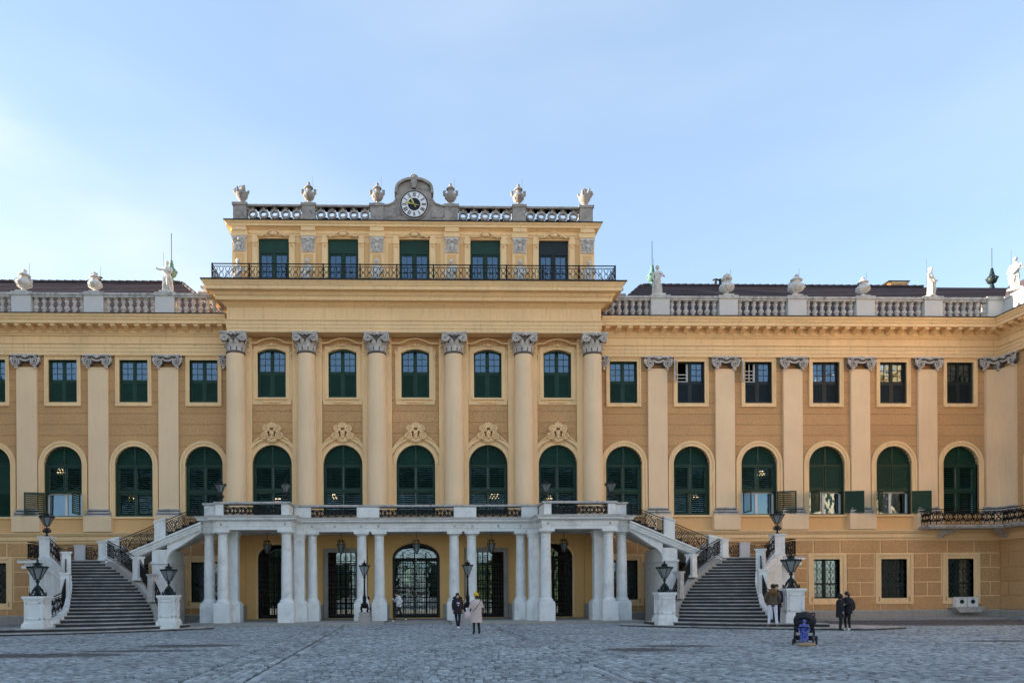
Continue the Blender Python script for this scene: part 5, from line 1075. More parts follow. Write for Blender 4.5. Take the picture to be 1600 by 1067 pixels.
scroll_lamp(6.75,-4.06,6.38,'black lantern on the parapet post at the inner corner of the right portico bay',GT)
scroll_lamp(10.17,-4.06,6.38,'black lantern on the rightmost post of the portico parapet',GT)
GN = 'lamps on the stair landing newels'
scroll_lamp(-19.05,-4.0,4.62,'black lantern on the white newel of the left stair landing',GN,1.13)
scroll_lamp(19.05,-4.0,4.62,'black lantern on the white newel of the right stair landing',GN,1.13)
def pole_lamp(x, y, label):
    t = thing('pole_lamp', label, 'lamp', (x,y,0.13), 0, 'free-standing pole lamps before the portico')
    link('stone_base', MB().box(-0.31,0.31,-0.31,0.31,0,0.26).box(-0.26,0.26,-0.26,0.26,0.26,0.31).box(-0.28,0.28,-0.28,0.28,0.31,0.5).mesh('stone_base', GREYW), t)
    m = MB(); m.lathe([(0.1,0.7),(0.19,0.8),(0.2,0.9),(0.12,0.98),(0.08,1.05),(0.1,1.12),(0.1,1.3),(0.07,1.36),(0.055,1.5),(0.045,1.9),(0.04,2.28),(0.07,2.31),(0.07,2.35),(0.03,2.4),(0.12,2.43)],n=10); link('pole', m.mesh('pole', IRON, True), t)
    m = MB()
    for k in range(4):
        a = pi/4+pi/2*k; ca,sa = cos(a),sin(a); m.tube([(0.08*ca,0.08*sa,0.86),(0.2*ca,0.2*sa,0.8),(0.26*ca,0.26*sa,0.65),(0.2*ca,0.2*sa,0.58),(0.24*ca,0.24*sa,0.5)],[0.05,0.06,0.05,0.04,0.05],6)
    link('clawed_foot', m.mesh('clawed_foot', IRON, True), t); lantern_parts(t,2.42,0.3,0.5,metal=IRON)
pole_lamp(-2.78,-3.62,'black pole lamp on a stone block before the columns left of the central gate'); pole_lamp(2.66,-3.62,'black pole lamp on a stone block right of the central gate, behind the two women')
for x, lab in ((-8.3,'hanging lantern in the far left porch bay'),(-4.2,'hanging lantern before the square doorway left of the central gate'),(0.0,'hanging lantern over the central arched gate'),(4.2,'hanging lantern before the square doorway right of the central gate'),(8.3,'hanging lantern in the far right porch bay')):
    t = thing('hanging_lantern', 'black '+lab, 'lantern', (x,-1.2,3.85), 0, 'hanging lanterns under the porch')
    m = MB()
    for i in range(6):
        a = 2*pi*i/6; m.tube([(0.09*cos(a),0.09*sin(a),0.0),(0.24*cos(a),0.24*sin(a),0.5),(0.2*cos(a),0.2*sin(a),0.58),(0.04*cos(a),0.04*sin(a),0.72)],0.016,4); b = a+pi/3; m.tube([(0.24*cos(a),0.24*sin(a),0.5),(0.24*cos(b),0.24*sin(b),0.5)],0.018,4)
        m.spiral((0.17*cos(a),0.17*sin(a),0.68),0.06,1,1,0.014,n=8)
    m.ball((0,0,-0.03),0.05); m.tube([(0,0,0.7),(0,0,1.12)],0.014,4); link('lantern_frame', m.mesh('lantern_frame', IRON, True), t)
    link('lantern_glass', MB().lathe([(0.08,0.01),(0.23,0.49)],n=6,a0=0,a1=2*pi).mesh('lantern_glass', FROST), t)
# chandeliers lit behind the shutters
def chandelier(x, y, z, label, r=0.32):
    t = thing('chandelier', label, 'chandelier', (x,y,z), 0, 'lit chandeliers behind the shutters'); m = MB(); b = MB(); m.tube([(0,0,0.3),(0,0,1.4)],0.012,4); m.lathe([(0.02,-0.2),(0.06,-0.1),(0.03,0.1),(0.05,0.25),(0.01,0.35)],n=6)
    for tier,(rr,zz,n) in enumerate(((r,0,10),(r*0.6,0.2,6))):
        for k in range(n):
            a = 2*pi*k/n+tier*0.3; m.tube([(0,0,zz-0.1),(rr*0.6*cos(a),rr*0.6*sin(a),zz-0.12),(rr*cos(a),rr*sin(a),zz)],0.01,4); b.ball((rr*cos(a),rr*sin(a),zz+0.05),0.028,1,1,1.5,5,4)
    link('arms', m.mesh('arms', GOLD), t); link('bulbs', b.mesh('bulbs', BULB), t)
for x,y,z,lab,r in ((-20.9,1.6,8.75,'above the open shutter in the left wing arched window',0.25),(-16.9,1.6,7.25,'behind the fully shut arched window next to the open one, left wing',0.34),(-5.0,1.6,7.25,'in the second arched window from the left column',0.32),(4.75,1.6,7.25,'in the arched window right of the central one',0.34),(-8.2,1.6,7.0,'in the central block first arched window, behind a lamp',0.25),(8.0,1.6,7.15,'in the central block last arched window, behind a lamp',0.2),(16.8,1.6,7.2,'in the second arched window of the right wing',0.3),(20.9,1.6,8.6,'high in the arched window with one open shutter at right',0.25)):
    chandelier(x,y,z,'lit chandelier '+lab,r)

# ================================================================== URNS AND STATUES
def urn(x, y, z, kind, label, group, s=1.0, tilt=0):
    t = thing('stone_urn', label, 'urn', (x,y,z), 0, group, s); M = MB()
    if kind == 'd': t.scale = (s,s,s*1.32)
    mt = STATUE if kind in 'abc' else ROOFST
    link('foot', MB().box(-0.32,0.32,-0.32,0.32,0,0.07).lathe([(0.26,0.07),(0.2,0.11),(0.11,0.18),(0.1,0.24),(0.16,0.28)],n=14).mesh('foot', mt, True), t)
    m = MB(); m.lathe([(0.14,0.26),(0.3,0.34),(0.43,0.5),(0.45,0.6),(0.38,0.72),(0.26,0.8),(0.22,0.86),(0.22,0.95),(0.3,1.0)] if kind != 'x' else [(0.1,0.2),(0.26,0.3),(0.34,0.45),(0.3,0.6),(0.2,0.72),(0.14,0.8)],n=16)
    for k in range(10): a = 2*pi*k/10; m.tube([(0.2*cos(a),0.2*sin(a),0.3),(0.4*cos(a),0.4*sin(a),0.47),(0.44*cos(a),0.44*sin(a),0.56)],[0.03,0.05,0.03],5)
    for k in range(12): a = 2*pi*k/12; m.ball((0.36*cos(a),0.36*sin(a),0.7-0.06*abs(cos(2*a))),0.07,n=5,m=4)
    link('bowl', m.mesh('bowl', mt, True), t, rot=(0,radians(tilt),0))
    m = MB()
    if kind in 'ab' or kind == 'd': m.lathe([(0.33,0.98),(0.35,1.02),(0.28,1.08),(0.2,1.14),(0.12,1.2),(0.1,1.25),(0.13,1.3),(0.05,1.36),(0.01,1.42)],n=14)
    if kind == 'd':
        for s_ in (-1,1): m.tube([(s_*0.3,0,0.6),(s_*0.5,0,0.72),(s_*0.52,0,0.88),(s_*0.38,0,0.9)],[0.1,0.12,0.1,0.06],6)
    if kind == 'c':
        for k in range(14): a = k*2.4; r = 0.24*sqrt(k/14); m.ball((r*cos(a),r*sin(a),1.02+0.3*(1-r/0.26)*0.9+0.06*(k%3)),0.12,1,1,0.9,6,5)
    if kind == 'a':
        for s_ in (-1,1): m.tube([(s_*0.4,-0.05,0.5),(s_*0.5,-0.08,0.66),(s_*0.42,-0.05,0.8),(s_*0.26,0,0.84)],[0.05,0.06,0.05,0.04],6)
    link('lid' if kind != 'c' else 'flower_bunch', m.mesh('lid', mt, True), t, rot=(0,radians(tilt),0))
    link('lightning_wire', MB().box(0.3,0.312,0.1,0.112,0,1.75).mesh('lightning_wire', LEAD), t)
GU = 'stone urns on the wing balustrades'
urn(-22.0,-0.42,18.57,'a','bulging pale urn with wide lid at the far left of the left wing balustrade',GU,0.97,4); urn(-18.0,-0.42,18.57,'b','smaller lidded pale urn on the left wing balustrade, next to the statue',GU,0.88,-2)
urn(18.0,-0.42,18.57,'c','flower-topped pale urn on the right wing balustrade beside the vent pipes',GU,0.94); urn(22.0,-0.42,18.57,'a','bulging pale urn with handle in the middle of the right wing balustrade',GU,0.97,5); urn(26.0,-0.42,18.57,'b','pale urn with stepped lid, right of the bulging one on the right wing',GU,0.86)
GA = 'dark stone urns on the clock storey parapet'
for x,lab in ((-6.1,'weathered lidded urn, second from left on the clock storey parapet'),(-2.13,'weathered lidded urn just left of the clock'),(2.13,'weathered lidded urn just right of the clock'),(6.1,'weathered lidded urn, second from right on the clock storey parapet')): urn(x,AY+0.25,24.1,'d',lab,GA,0.74)
def trophy(x, s_, lab):
    t = thing('stone_trophy', lab, 'trophy', (x,AY+0.25,24.1), 0, 'carved trophies at the parapet corners'); m = MB()
    link('foot', MB().lathe([(0.26,0),(0.24,0.06),(0.14,0.12),(0.13,0.16)],n=12).mesh('foot', ROOFST, True), t)
    m.lathe([(0.13,0.14),(0.22,0.28),(0.33,0.45),(0.36,0.6),(0.28,0.72),(0.15,0.8)],n=12); m.ball((-0.04*s_,0,0.9),0.17,1,1,1.1,8,6); m.tube([(-0.04*s_,0,1.0),(0.03*s_,0,1.07),(0.16*s_,0,1.0)],[0.07,0.06,0.03],5)
    for k in range(6): a = k*1.05; m.tube([(0.2*cos(a),0.2*sin(a),0.5),(0.34*cos(a),0.34*sin(a),0.68),(0.4*cos(a),0.4*sin(a),0.8+0.07*(k%3))],[0.06,0.09,0.05],5)
    m.tube([(0.3*s_,0,0.6),(0.42*s_,0,0.8),(0.38*s_,0,0.95)],[0.09,0.1,0.06],6); link('armour', m.mesh('armour', ROOFST, True), t)
trophy(-9.95,-1,'carved stone armour trophy on the left end of the clock storey parapet'); trophy(10.0,1,'carved stone armour trophy on the right end of the clock storey parapet')
def loft(m, secs, n=18, folds=0, fd=0.0, ph=0.0, cap=True):
    vs = []
    for j,(cx,cy,z,rx,ry) in enumerate(secs):
        f = fd*(1-j/(len(secs)-1))
        for i in range(n):
            a = 2*pi*i/n; k = 1+f*cos(folds*a+ph+j*0.35)+f*0.5*cos((folds+3)*a+j*0.2); vs.append((cx+rx*k*cos(a),cy+ry*k*sin(a),z))
    q = len(secs); fs = [(j*n+i,j*n+(i+1)%n,(j+1)*n+(i+1)%n,(j+1)*n+i) for j in range(q-1) for i in range(n)]
    if cap: fs += [tuple(range(n-1,-1,-1)),tuple((q-1)*n+i for i in range(n))]
    return m.add(vs,fs)
def statue(x, y, z, label, group, h=1.85, pose=0, rz=0, mt=None, wire=True):
    mt = mt or STATUE
    t = thing('stone_statue', label, 'statue', (x,y,z), rz, group, h/1.85)
    link('plinth', MB().box(-0.36,0.36,-0.28,0.28,0,0.1).mesh('plinth', mt), t)
    m = MB(); s_ = -1 if pose % 2 else 1
    hip = 0.05*s_
    loft(m,[(0,0,0.08,0.24,0.2),(0.0,0,0.3,0.2,0.17),(hip*0.6,0,0.6,0.2,0.17),(hip,0,0.85,0.21,0.17),(hip*0.8,0,1.0,0.18,0.14),(hip*0.3,0,1.15,0.17,0.14),(0,0,1.3,0.2,0.14),(0,0,1.42,0.2,0.12),(0,0,1.49,0.1,0.08),(0,0,1.55,0.055,0.055)],20,6,0.17,pose)
    m.ball((0.02*s_,-0.02,1.68),0.115,0.85,0.95,1.18,10,8); m.ball((0.02*s_,0.03,1.72),0.12,0.95,0.95,1.0,8,6); m.ball((0.02*s_,-0.13,1.66),0.025,n=5,m=4)
    def arm(sd, e, w): m.tube([(sd*0.2,0,1.4),(sd*0.24,0,1.32),e,w],[0.07,0.065,0.05,0.04],7); m.ball(w,0.05,n=6,m=4); [m.tube([w,(w[0]+0.02*(k-2),w[1]-0.05,w[2]-0.05)],[0.014,0.01],4) for k in range(5)]
    if pose == 0: arm(-1,(-0.42,-0.1,1.3),(-0.5,-0.2,1.34)); arm(1,(0.3,-0.1,1.12),(0.1,-0.22,1.2))
    elif pose == 1: arm(1,(0.34,-0.1,1.15),(0.12,-0.2,1.28)); arm(-1,(-0.3,0.02,1.1),(-0.28,-0.1,0.9))
    elif pose == 2: arm(1,(0.32,-0.05,1.14),(0.26,-0.22,1.0)); arm(-1,(-0.32,-0.08,1.1),(-0.12,-0.22,1.02))
    else: arm(1,(0.28,-0.1,1.12),(0.05,-0.2,1.16)); arm(-1,(-0.3,-0.05,1.12),(-0.3,-0.2,0.96))
    # mantle sweeping across the hips and one bare leg
    m.tube([(-0.22*s_,0.02,1.38),(-0.16*s_,-0.14,1.2),(0.1*s_,-0.18,0.95),(0.22*s_,-0.1,0.8),(0.24*s_,0.05,0.45),(0.26*s_,0.1,0.12)],[0.05,0.08,0.09,0.1,0.09,0.07],7)
    m.tube([(0.05*s_,-0.12,0.8),(0.1*s_,-0.2,0.5),(0.08*s_,-0.14,0.14)],[0.1,0.08,0.05],7)
    for k in range(5): m.tube([(-0.18+0.08*k,-0.14,0.9-0.05*k),(-0.16+0.08*k,-0.17,0.5),(-0.18+0.09*k,-0.17,0.1)],[0.02,0.035,0.03],5)
    link('figure', m.mesh('figure', mt, True), t)
    if wire: link('lightning_wire', MB().box(-0.22,-0.21,0.1,0.11,0,2.3).mesh('lightning_wire', LEAD), t)
    return t
GS = 'statues standing on the wing balustrades'
statue(-14.0,-0.42,18.57,'draped stone statue with outstretched arm on the left wing balustrade before the green finial',GS,1.9,0)
statue(14.0,-0.42,18.57,'draped stone statue hand to chest on the right wing balustrade nearest the clock storey',GS,1.82,1)
statue(30.0,-0.42,18.57,'draped stone statue with bent arm on the right wing balustrade near the small chimney',GS,1.82,2,0.5)
statue(34.25,-1.4,18.62,'draped stone statue at the right edge on the corner parapet',GS,1.95,3,-0.9)
for i,(x,lab) in enumerate(((-10.0,'left end'),(-6.1,'second from left'),(-2.13,'third from left, left of the middle window'),(2.13,'fourth from left, right of the middle window'),(6.1,'second from right'),(10.05,'right end'))):
    statue(x,-0.35,18.6,'white draped statue behind the black terrace railing, '+lab,'statues along the clock storey terrace',2.1 if i not in (0,) else 2.05,(i*2+1)%4,0.3*(-1)**i,wire=False)
def finial(x, y, z, lab, s=1.0, h=3.4, mt=COPPER):
    t = thing('roof_finial', lab, 'finial', (x,y,z), 0, 'metal finials with lightning rods on the roof ends', s)
    m = MB(); m.lathe([(0.3,-1.0),(0.22,-0.4),(0.12,0),(0.3,0.1),(0.36,0.22),(0.42,0.42),(0.34,0.6),(0.2,0.72),(0.17,0.9),(0.13,1.1),(0.09,1.18),(0.12,1.26),(0.03,1.36)],n=14)
    for k in range(8): a = 2*pi*k/8; m.ball((0.38*cos(a),0.38*sin(a),0.4+0.08*(k%2)),0.1,n=6,m=4)
    link('vase', m.mesh('vase', mt, True), t); link('lightning_rod', MB().tube([(0,0,1.3),(0,0,h)],0.025,5).mesh('lightning_rod', LEAD), t)
finial(-15.75,6,22.2,'green copper finial with lightning rod behind the left statue',0.85,3.4); finial(15.85,6,22.1,'green copper finial with lightning rod behind the right statue',0.85,3.2); finial(38.9,6.0,22.1,'dark metal finial with lightning rod near the right edge',0.8,3.0,BRONZE)
# ================================================================== GROUND
def pave_mat(name, base, stone):
    m = bpy.data.materials.new(name); m.use_nodes = True; nt = m.node_tree; n = nt.nodes; l = nt.links; b = n['Principled BSDF']
    g = n.new('ShaderNodeNewGeometry'); b.inputs['Roughness'].default_value = 0.75; b.inputs['Specular IOR Level'].default_value = 0.35
    def noise(sc, det=4, v=None, r=0.55): t = n.new('ShaderNodeTexNoise'); t.inputs['Scale'].default_value = sc; t.inputs['Detail'].default_value = det; t.inputs['Roughness'].default_value = r; l.new(v or g.outputs['Position'], t.inputs['Vector']); return t.outputs['Fac']
    def rng_(f, a, b_, c, d): r = n.new('ShaderNodeMapRange'); r.inputs[1].default_value = a; r.inputs[2].default_value = b_; r.inputs[3].default_value = c; r.inputs[4].default_value = d; l.new(f, r.inputs[0]); return r.outputs[0]
    def mix(f, a, b_): x = n.new('ShaderNodeMix'); x.data_type = 'RGBA'; l.new(f, x.inputs[0]); (l.new(a, x.inputs[6]) if hasattr(a, 'links') else setattr(x.inputs[6], 'default_value', (*a, 1))); (l.new(b_, x.inputs[7]) if hasattr(b_, 'links') else setattr(x.inputs[7], 'default_value', (*b_, 1))); return x.outputs[2]
    c = mix(rng_(noise(0.35, 5), 0.35, 0.65, 0, 1), tuple(q*0.86 for q in base), tuple(q*1.12 for q in base))
    if stone:
        at = n.new('ShaderNodeAttribute'); at.attribute_name = 'shade'; sc = n.new('ShaderNodeVectorMath'); sc.operation = 'SCALE'; l.new(c, sc.inputs[0]); l.new(at.outputs['Fac'], sc.inputs['Scale']); c = sc.outputs[0]
        c = mix(rng_(noise(45, 4, r=0.8), 0.45, 0.75, 0, 0.35), c, (0.08, 0.085, 0.09))
    # brown earth-filled hollows and a dark strip by the right wing
    mp_ = n.new('ShaderNodeMapping'); mp_.inputs['Scale'].default_value = (0.16, 0.42, 0.1); mp_.inputs['Location'].default_value = (3.1, 0.7, 0); l.new(g.outputs['Position'], mp_.inputs['Vector'])
    f = rng_(noise(1.0, 5, mp_.outputs[0], 0.6), 0.66, 0.72, 0, 0.7); c = mix(f, c, (0.085, 0.07, 0.06))
    def ell(cx_, cy_, rx, ry, edge=0.35):
        s_ = n.new('ShaderNodeSeparateXYZ'); l.new(g.outputs['Position'], s_.inputs[0])
        def mth(op, a, b_): q = n.new('ShaderNodeMath'); q.operation = op; (l.new(a, q.inputs[0]) if hasattr(a, 'links') else setattr(q.inputs[0], 'default_value', a)); (l.new(b_, q.inputs[1]) if hasattr(b_, 'links') else setattr(q.inputs[1], 'default_value', b_)); return q.outputs[0]
        dx = mth('DIVIDE', mth('SUBTRACT', s_.outputs[0], cx_), rx); dy = mth('DIVIDE', mth('SUBTRACT', s_.outputs[1], cy_), ry)
        d = mth('ADD', mth('MULTIPLY', dx, dx), mth('MULTIPLY', dy, dy)); d = mth('ADD', d, mth('MULTIPLY', mth('SUBTRACT', noise(1.4, 4, r=0.7), 0.5), 2.4)); return rng_(d, 1-edge, 1+edge, 0.85, 0)
    for e in ((-11.0,-21.6,2.6,0.7),(-7.6,-18.3,1.8,0.6),(-8.5,-20.3,2.0,0.4),(6.2,-21.2,1.2,0.6),(7.8,-20.0,1.2,0.4),(19.0,-19.0,1.6,0.4),(27.5,-6.3,9.5,3.2)): c = mix(ell(*e), c, (0.075, 0.062, 0.056))
    l.new(c, b.inputs['Base Color']); bp_ = n.new('ShaderNodeBump'); bp_.inputs['Strength'].default_value = 0.6; bp_.inputs['Distance'].default_value = 0.01; l.new(noise(30, 4, r=0.7), bp_.inputs['Height']); l.new(bp_.outputs[0], b.inputs['Normal']); return m
JOINTM = pave_mat('dark_paving_joint', (0.03, 0.03, 0.032), False); SETT = pave_mat('grey_granite_sett', (0.30, 0.325, 0.335), True)
gm = MB(); X = [-900,-60,-20,0,20,60,900]; Yg = [-900,-60,-30,-10,0.4]
gm.add([(x,y,-0.05) for y in Yg for x in X],[(j*7+i,j*7+i+1,(j+1)*7+i+1,(j+1)*7+i) for j in range(4) for i in range(6)])
ground = link('ground', gm.mesh('ground', [JOINTM, GRAVEL]), None, kind='structure')
ground.data.polygons.foreach_set('material_index', [0 if (abs(p.center.x) < 60 and p.center.y > -60) else 1 for p in ground.data.polygons])  # unseen outlying ground made pale gravel to bounce sunlight onto the facade
# setts
st = []                                                       # cx, cy, hx, hy, angle
def lane():
    y = -36.0; j = 0
    while y < -3.7:
        hy = 0.08; x = -3.5+(0.08 if j % 2 else 0.0)
        while x < 3.42:
            w = rng.uniform(0.13,0.2); w = min(w, 3.48-x); 
            if w > 0.08: st.append((x+w/2, y+0.02*sin(x*0.8), w/2-0.013, hy-0.015, rng.normal(0,0.015)))
            x += w
        y += 0.16; j += 1
def border(s_):
    for k in range(8):
        x = s_*(3.62+0.17*k+(0.09 if k > 0 else 0)); y = -36.0+rng.uniform(0,0.2)
        while y < -4.9:
            L = rng.uniform(0.18,0.3) if k else rng.uniform(0.5,0.8)
            st.append((x, y+L/2, (0.075 if k else 0.1)-0.013, L/2-0.014, rng.normal(0,0.015))); y += L
def side(s_):
    per = 1.7; x0 = 5.1
    while x0 < 34.3:
        c_ = x0+per/2; y = -36.5
        while y < 0.0:
            n = 12
            for k in range(n):
                a = radians(-50+100*(k+0.5)/n); R = per/2/sin(radians(50)); x = c_+R*sin(a); yy = y+R*(cos(a)-cos(radians(50)))
                if yy > -0.15 or yy < -36: continue
                if x < 11.8 and yy > -4.85: continue
                if abs(x) > 34.2: continue
                if abs(x) > 3.6+(-yy)*0 + 40: continue
                st.append((s_*(x+rng.normal(0,0.006)), yy+rng.normal(0,0.006), 0.064+rng.normal(0,0.006), 0.056+rng.normal(0,0.005), -s_*a+rng.normal(0,0.05)))
            y += 0.142
        x0 += per
lane(); border(-1); border(1); side(-1); side(1)
A = np.array(st); 
dist = A[:,1]+42.4; vis = (np.abs(A[:,0]+0.58) < dist*0.86+4); A = A[vis]
def sett_geo(A, zj=0.006):
    n = len(A); cx_,cy_,hx,hy,an = A.T; z = rng.normal(0,0.004,n); tx = rng.normal(0,0.02,n); ty = rng.normal(0,0.02,n); c_,s_ = np.cos(an),np.sin(an); V = np.zeros((n,8,3))
    for k,(sx,sy) in enumerate(((-1,-1),(1,-1),(1,1),(-1,1))):
        jit = rng.normal(0,0.006,(n,2)); lx = sx*hx*0.86+jit[:,0]; ly = sy*hy*0.84+jit[:,1]; V[:,k+4,0] = cx_+lx*c_-ly*s_; V[:,k+4,1] = cy_+lx*s_+ly*c_; V[:,k+4,2] = z+lx*tx+ly*ty
        lx = sx*hx+jit[:,0]; ly = sy*hy+jit[:,1]; V[:,k,0] = cx_+lx*c_-ly*s_; V[:,k,1] = cy_+lx*s_+ly*c_; V[:,k,2] = -0.045
    F = np.array([(4,5,6,7),(0,1,5,4),(1,2,6,5),(2,3,7,6),(3,0,4,7)]); return V, F
def sett_mesh(A, name):
    V,F = sett_geo(A); n = len(A); F = (F[None]+8*np.arange(n)[:,None,None]).reshape(-1,4); me = bpy.data.meshes.new(name)
    me.vertices.add(n*8); me.vertices.foreach_set('co', V.reshape(-1)); me.loops.add(F.size); me.loops.foreach_set('vertex_index', F.reshape(-1).astype(np.int32)); me.polygons.add(len(F)); me.polygons.foreach_set('loop_start', np.arange(0,F.size,4,dtype=np.int32)); me.polygons.foreach_set('loop_total', np.full(len(F),4,dtype=np.int32))
    sh = np.repeat(np.clip(rng.normal(1.0,0.26,n),0.4,1.7),8); at = me.attributes.new('shade','FLOAT','POINT'); at.data.foreach_set('value', sh.astype(np.float32)); me.materials.append(SETT); me.update(calc_edges=True); return me
# the setts that show largest are objects of their own
near = np.where((A[:,1] > -28.6) & (A[:,1] < -27.8) & (np.abs(A[:,0]) < 3.6))[0][:290]; mask = np.ones(len(A),bool); mask[near] = False
link('paving_setts', sett_mesh(A[mask],'paving_setts'), ground, kind='stuff')
for i in near: 
    row = A[i:i+1].copy(); loc = (row[0,0],row[0,1],0); row[0,0] = 0; row[0,1] = 0; link('sett', sett_mesh(row,'sett'), ground, loc)
# ================================================================== GARDEN SEEN THROUGH THE GATES
link('garden_path', MB().add([(-300,0.4,-0.03),(300,0.4,-0.03),(300,900,-0.03),(-300,900,-0.03)],[(0,1,2,3)]).mesh('garden_path', GRAVEL), None, kind='structure')
for s_,lab in ((-1,'left of the garden axis'),(1,'right of the garden axis')):
    m = MB(); 
    for k in range(40):
        for r in range(14): m.ball((s_*(16+rng.normal(0,0.5)),30+3.2*k+rng.normal(0,1),rng.uniform(0.5,6.5)),rng.uniform(0.7,1.3),n=5,m=4)
    tag(link('garden_hedge', m.mesh('garden_hedge', LEAF), None), 'tall clipped dark green hedge far behind the gates, '+lab, 'hedge')
hl = MB()
for k in range(44): 
    for r in range(5): hl.ball((-66+3.0*k+rng.normal(0,1),170+rng.normal(0,6),rng.uniform(0,7+3*sin(k*0.4))),rng.uniform(2,4),n=6,m=4)
link('wooded_hill', hl.mesh('wooded_hill', LEAF), None, kind='stuff')
fp = thing('garden_pavilion', 'small pale arcaded pavilion on the far side of the garden seen through the central gate', 'pavilion', (-1,240,0))
m = MB(); strips(m,-14,14,0,9,[(-9+4.5*k,1.5,0.5,5,1.5) for k in range(5)],-1,1); link('arcade', m.mesh('arcade', FARW), fp)

# ================================================================== PEOPLE
SKIN = mat('skin', (0.55,0.34,0.25),0.6,0.05,8); HAIRD = mat('dark_brown_hair', (0.02,0.013,0.01),0.6,0.3,30); PARKA = mat('black_parka_cloth', (0.018,0.018,0.024),0.85,0.2,8,bump=0.4,bscale=25); NAVY = mat('navy_trouser_cloth', (0.012,0.015,0.03),0.85,0.2,8)
SHOEW = mat('white_shoe_leather', (0.72,0.7,0.68),0.5,0.08,10); BLK = mat('black_boot_leather', (0.012,0.012,0.014),0.5,0.2,10); BEIGE = mat('beige_coat_wool', (0.56,0.44,0.40),0.9,0.1,8); MUST = mat('mustard_knit_wool', (0.62,0.38,0.03),0.95,0.15,30,bump=0.5,bscale=60)
OLIVE = mat('olive_brown_quilted_cloth', (0.11,0.085,0.06),0.85,0.2,10,bump=0.5,bscale=20); WTR = mat('white_trouser_cloth', (0.68,0.66,0.74),0.8,0.06,8); WJK = mat('white_running_jacket', (0.62,0.62,0.66),0.8,0.08,8); BRF = mat('brown_hood_fur', (0.16,0.08,0.03),0.95,0.3,30,bump=0.8,bscale=60); PINK = mat('dusty_pink_leather', (0.58,0.42,0.43),0.7,0.1,8); BURG = mat('burgundy_lining_cloth', (0.10,0.02,0.03),0.85,0.2,8); TAN = mat('tan_shoe_leather', (0.3,0.2,0.12),0.7,0.2,10)
def human(name, label, loc, rz, H, J, cols, extra=None):
    """J: joints in metres for H = 1.7; the whole body is one skinned surface"""
    t = thing(name, label, 'person', loc, rz, None, H/1.7)
    D = dict(pel=(0,0,0.93),sp=(0,0,1.1),ch=(0,0,1.27),nk=(0,0.01,1.43),hb=(0,-0.01,1.51),hc=(0,-0.015,1.6),ht=(0,-0.005,1.67),
             ls=(0.17,0,1.37),le=(0.22,0.03,1.12),lw=(0.22,-0.06,0.9),lh=(0.22,-0.08,0.83),rs=(-0.17,0,1.37),re=(-0.22,0.03,1.12),rw=(-0.22,-0.06,0.9),rh=(-0.22,-0.08,0.83),
             lp=(0.09,0,0.87),lk=(0.1,-0.02,0.49),la=(0.1,0.02,0.09),lt=(0.11,-0.13,0.04),rp=(-0.09,0,0.87),rk=(-0.1,-0.02,0.49),ra=(-0.1,0.02,0.09),rt=(-0.11,-0.13,0.04))
    D.update(J); R = dict(pel=(.15,.12),sp=(.135,.105),ch=(.155,.11),nk=(.055,.055),hb=(.065,.075),hc=(.078,.092),ht=(.055,.065),ls=(.075,.07),le=(.05,.05),lw=(.034,.034),lh=(.03,.04),rs=(.075,.07),re=(.05,.05),rw=(.034,.034),rh=(.03,.04),lp=(.1,.1),lk=(.062,.065),la=(.042,.045),lt=(.035,.035),rp=(.1,.1),rk=(.062,.065),ra=(.042,.045),rt=(.035,.035))
    E_ = [('pel','sp'),('sp','ch'),('ch','nk'),('nk','hb'),('hb','hc'),('hc','ht'),('ch','ls'),('ls','le'),('le','lw'),('lw','lh'),('ch','rs'),('rs','re'),('re','rw'),('rw','rh'),('pel','lp'),('lp','lk'),('lk','la'),('la','lt'),('pel','rp'),('rp','rk'),('rk','ra'),('ra','rt')]
    names = list(D); idx = {k:i for i,k in enumerate(names)}; P = [Vector(D[k]) for k in names]
    me = bpy.data.meshes.new('tmp'); me.from_pydata([tuple(p) for p in P],[(idx[a],idx[b]) for a,b in E_],[]); o = bpy.data.objects.new('tmp', me); COL.objects.link(o)
    md = o.modifiers.new('s','SKIN'); sv = me.skin_vertices[0].data
    for k,i in idx.items(): sv[i].radius = R[k]; sv[i].use_root = (k == 'pel')
    ss = o.modifiers.new('u','SUBSURF'); ss.levels = 2; ss.render_levels = 2
    dg = bpy.context.evaluated_depsgraph_get(); dg.update(); em = bpy.data.meshes.new_from_object(o.evaluated_get(dg)); bpy.data.objects.remove(o); bpy.data.meshes.remove(me)
    vs = [tuple(v.co) for v in em.vertices]; fs = [tuple(p.vertices) for p in em.polygons]; bpy.data.meshes.remove(em)
    # ears, nose, fingers added to the same mesh
    x = MB(); hc = Vector(D['hc']); x.ball(tuple(hc+Vector((0,-0.1,-0.005))),0.018,0.8,1,1.4,6,4); x.ball(tuple(hc+Vector((0.078,0.01,0))),0.022,0.5,1,1.4,6,4); x.ball(tuple(hc+Vector((-0.078,0.01,0))),0.022,0.5,1,1.4,6,4); nsk = len(x.f)
    for w_,h_ in (('lw','lh'),('rw','rh')):
        a = Vector(D[w_]); b = Vector(D[h_]); d = (b-a).normalized(); sd = d.cross(Vector((0,1,0.1))).normalized()
        for k in range(4): q = b+sd*(k-1.5)*0.018; x.tube([q,q+d*0.045,q+d*(0.08-0.008*abs(k-1.2))+Vector((0,-0.012,0))],[0.010,0.009,0.006],5)
        q = a+d*0.02+sd*0.03; x.tube([q,q+d*0.03+sd*0.02,q+d*0.06+sd*0.025],[0.012,0.010,0.007],5)
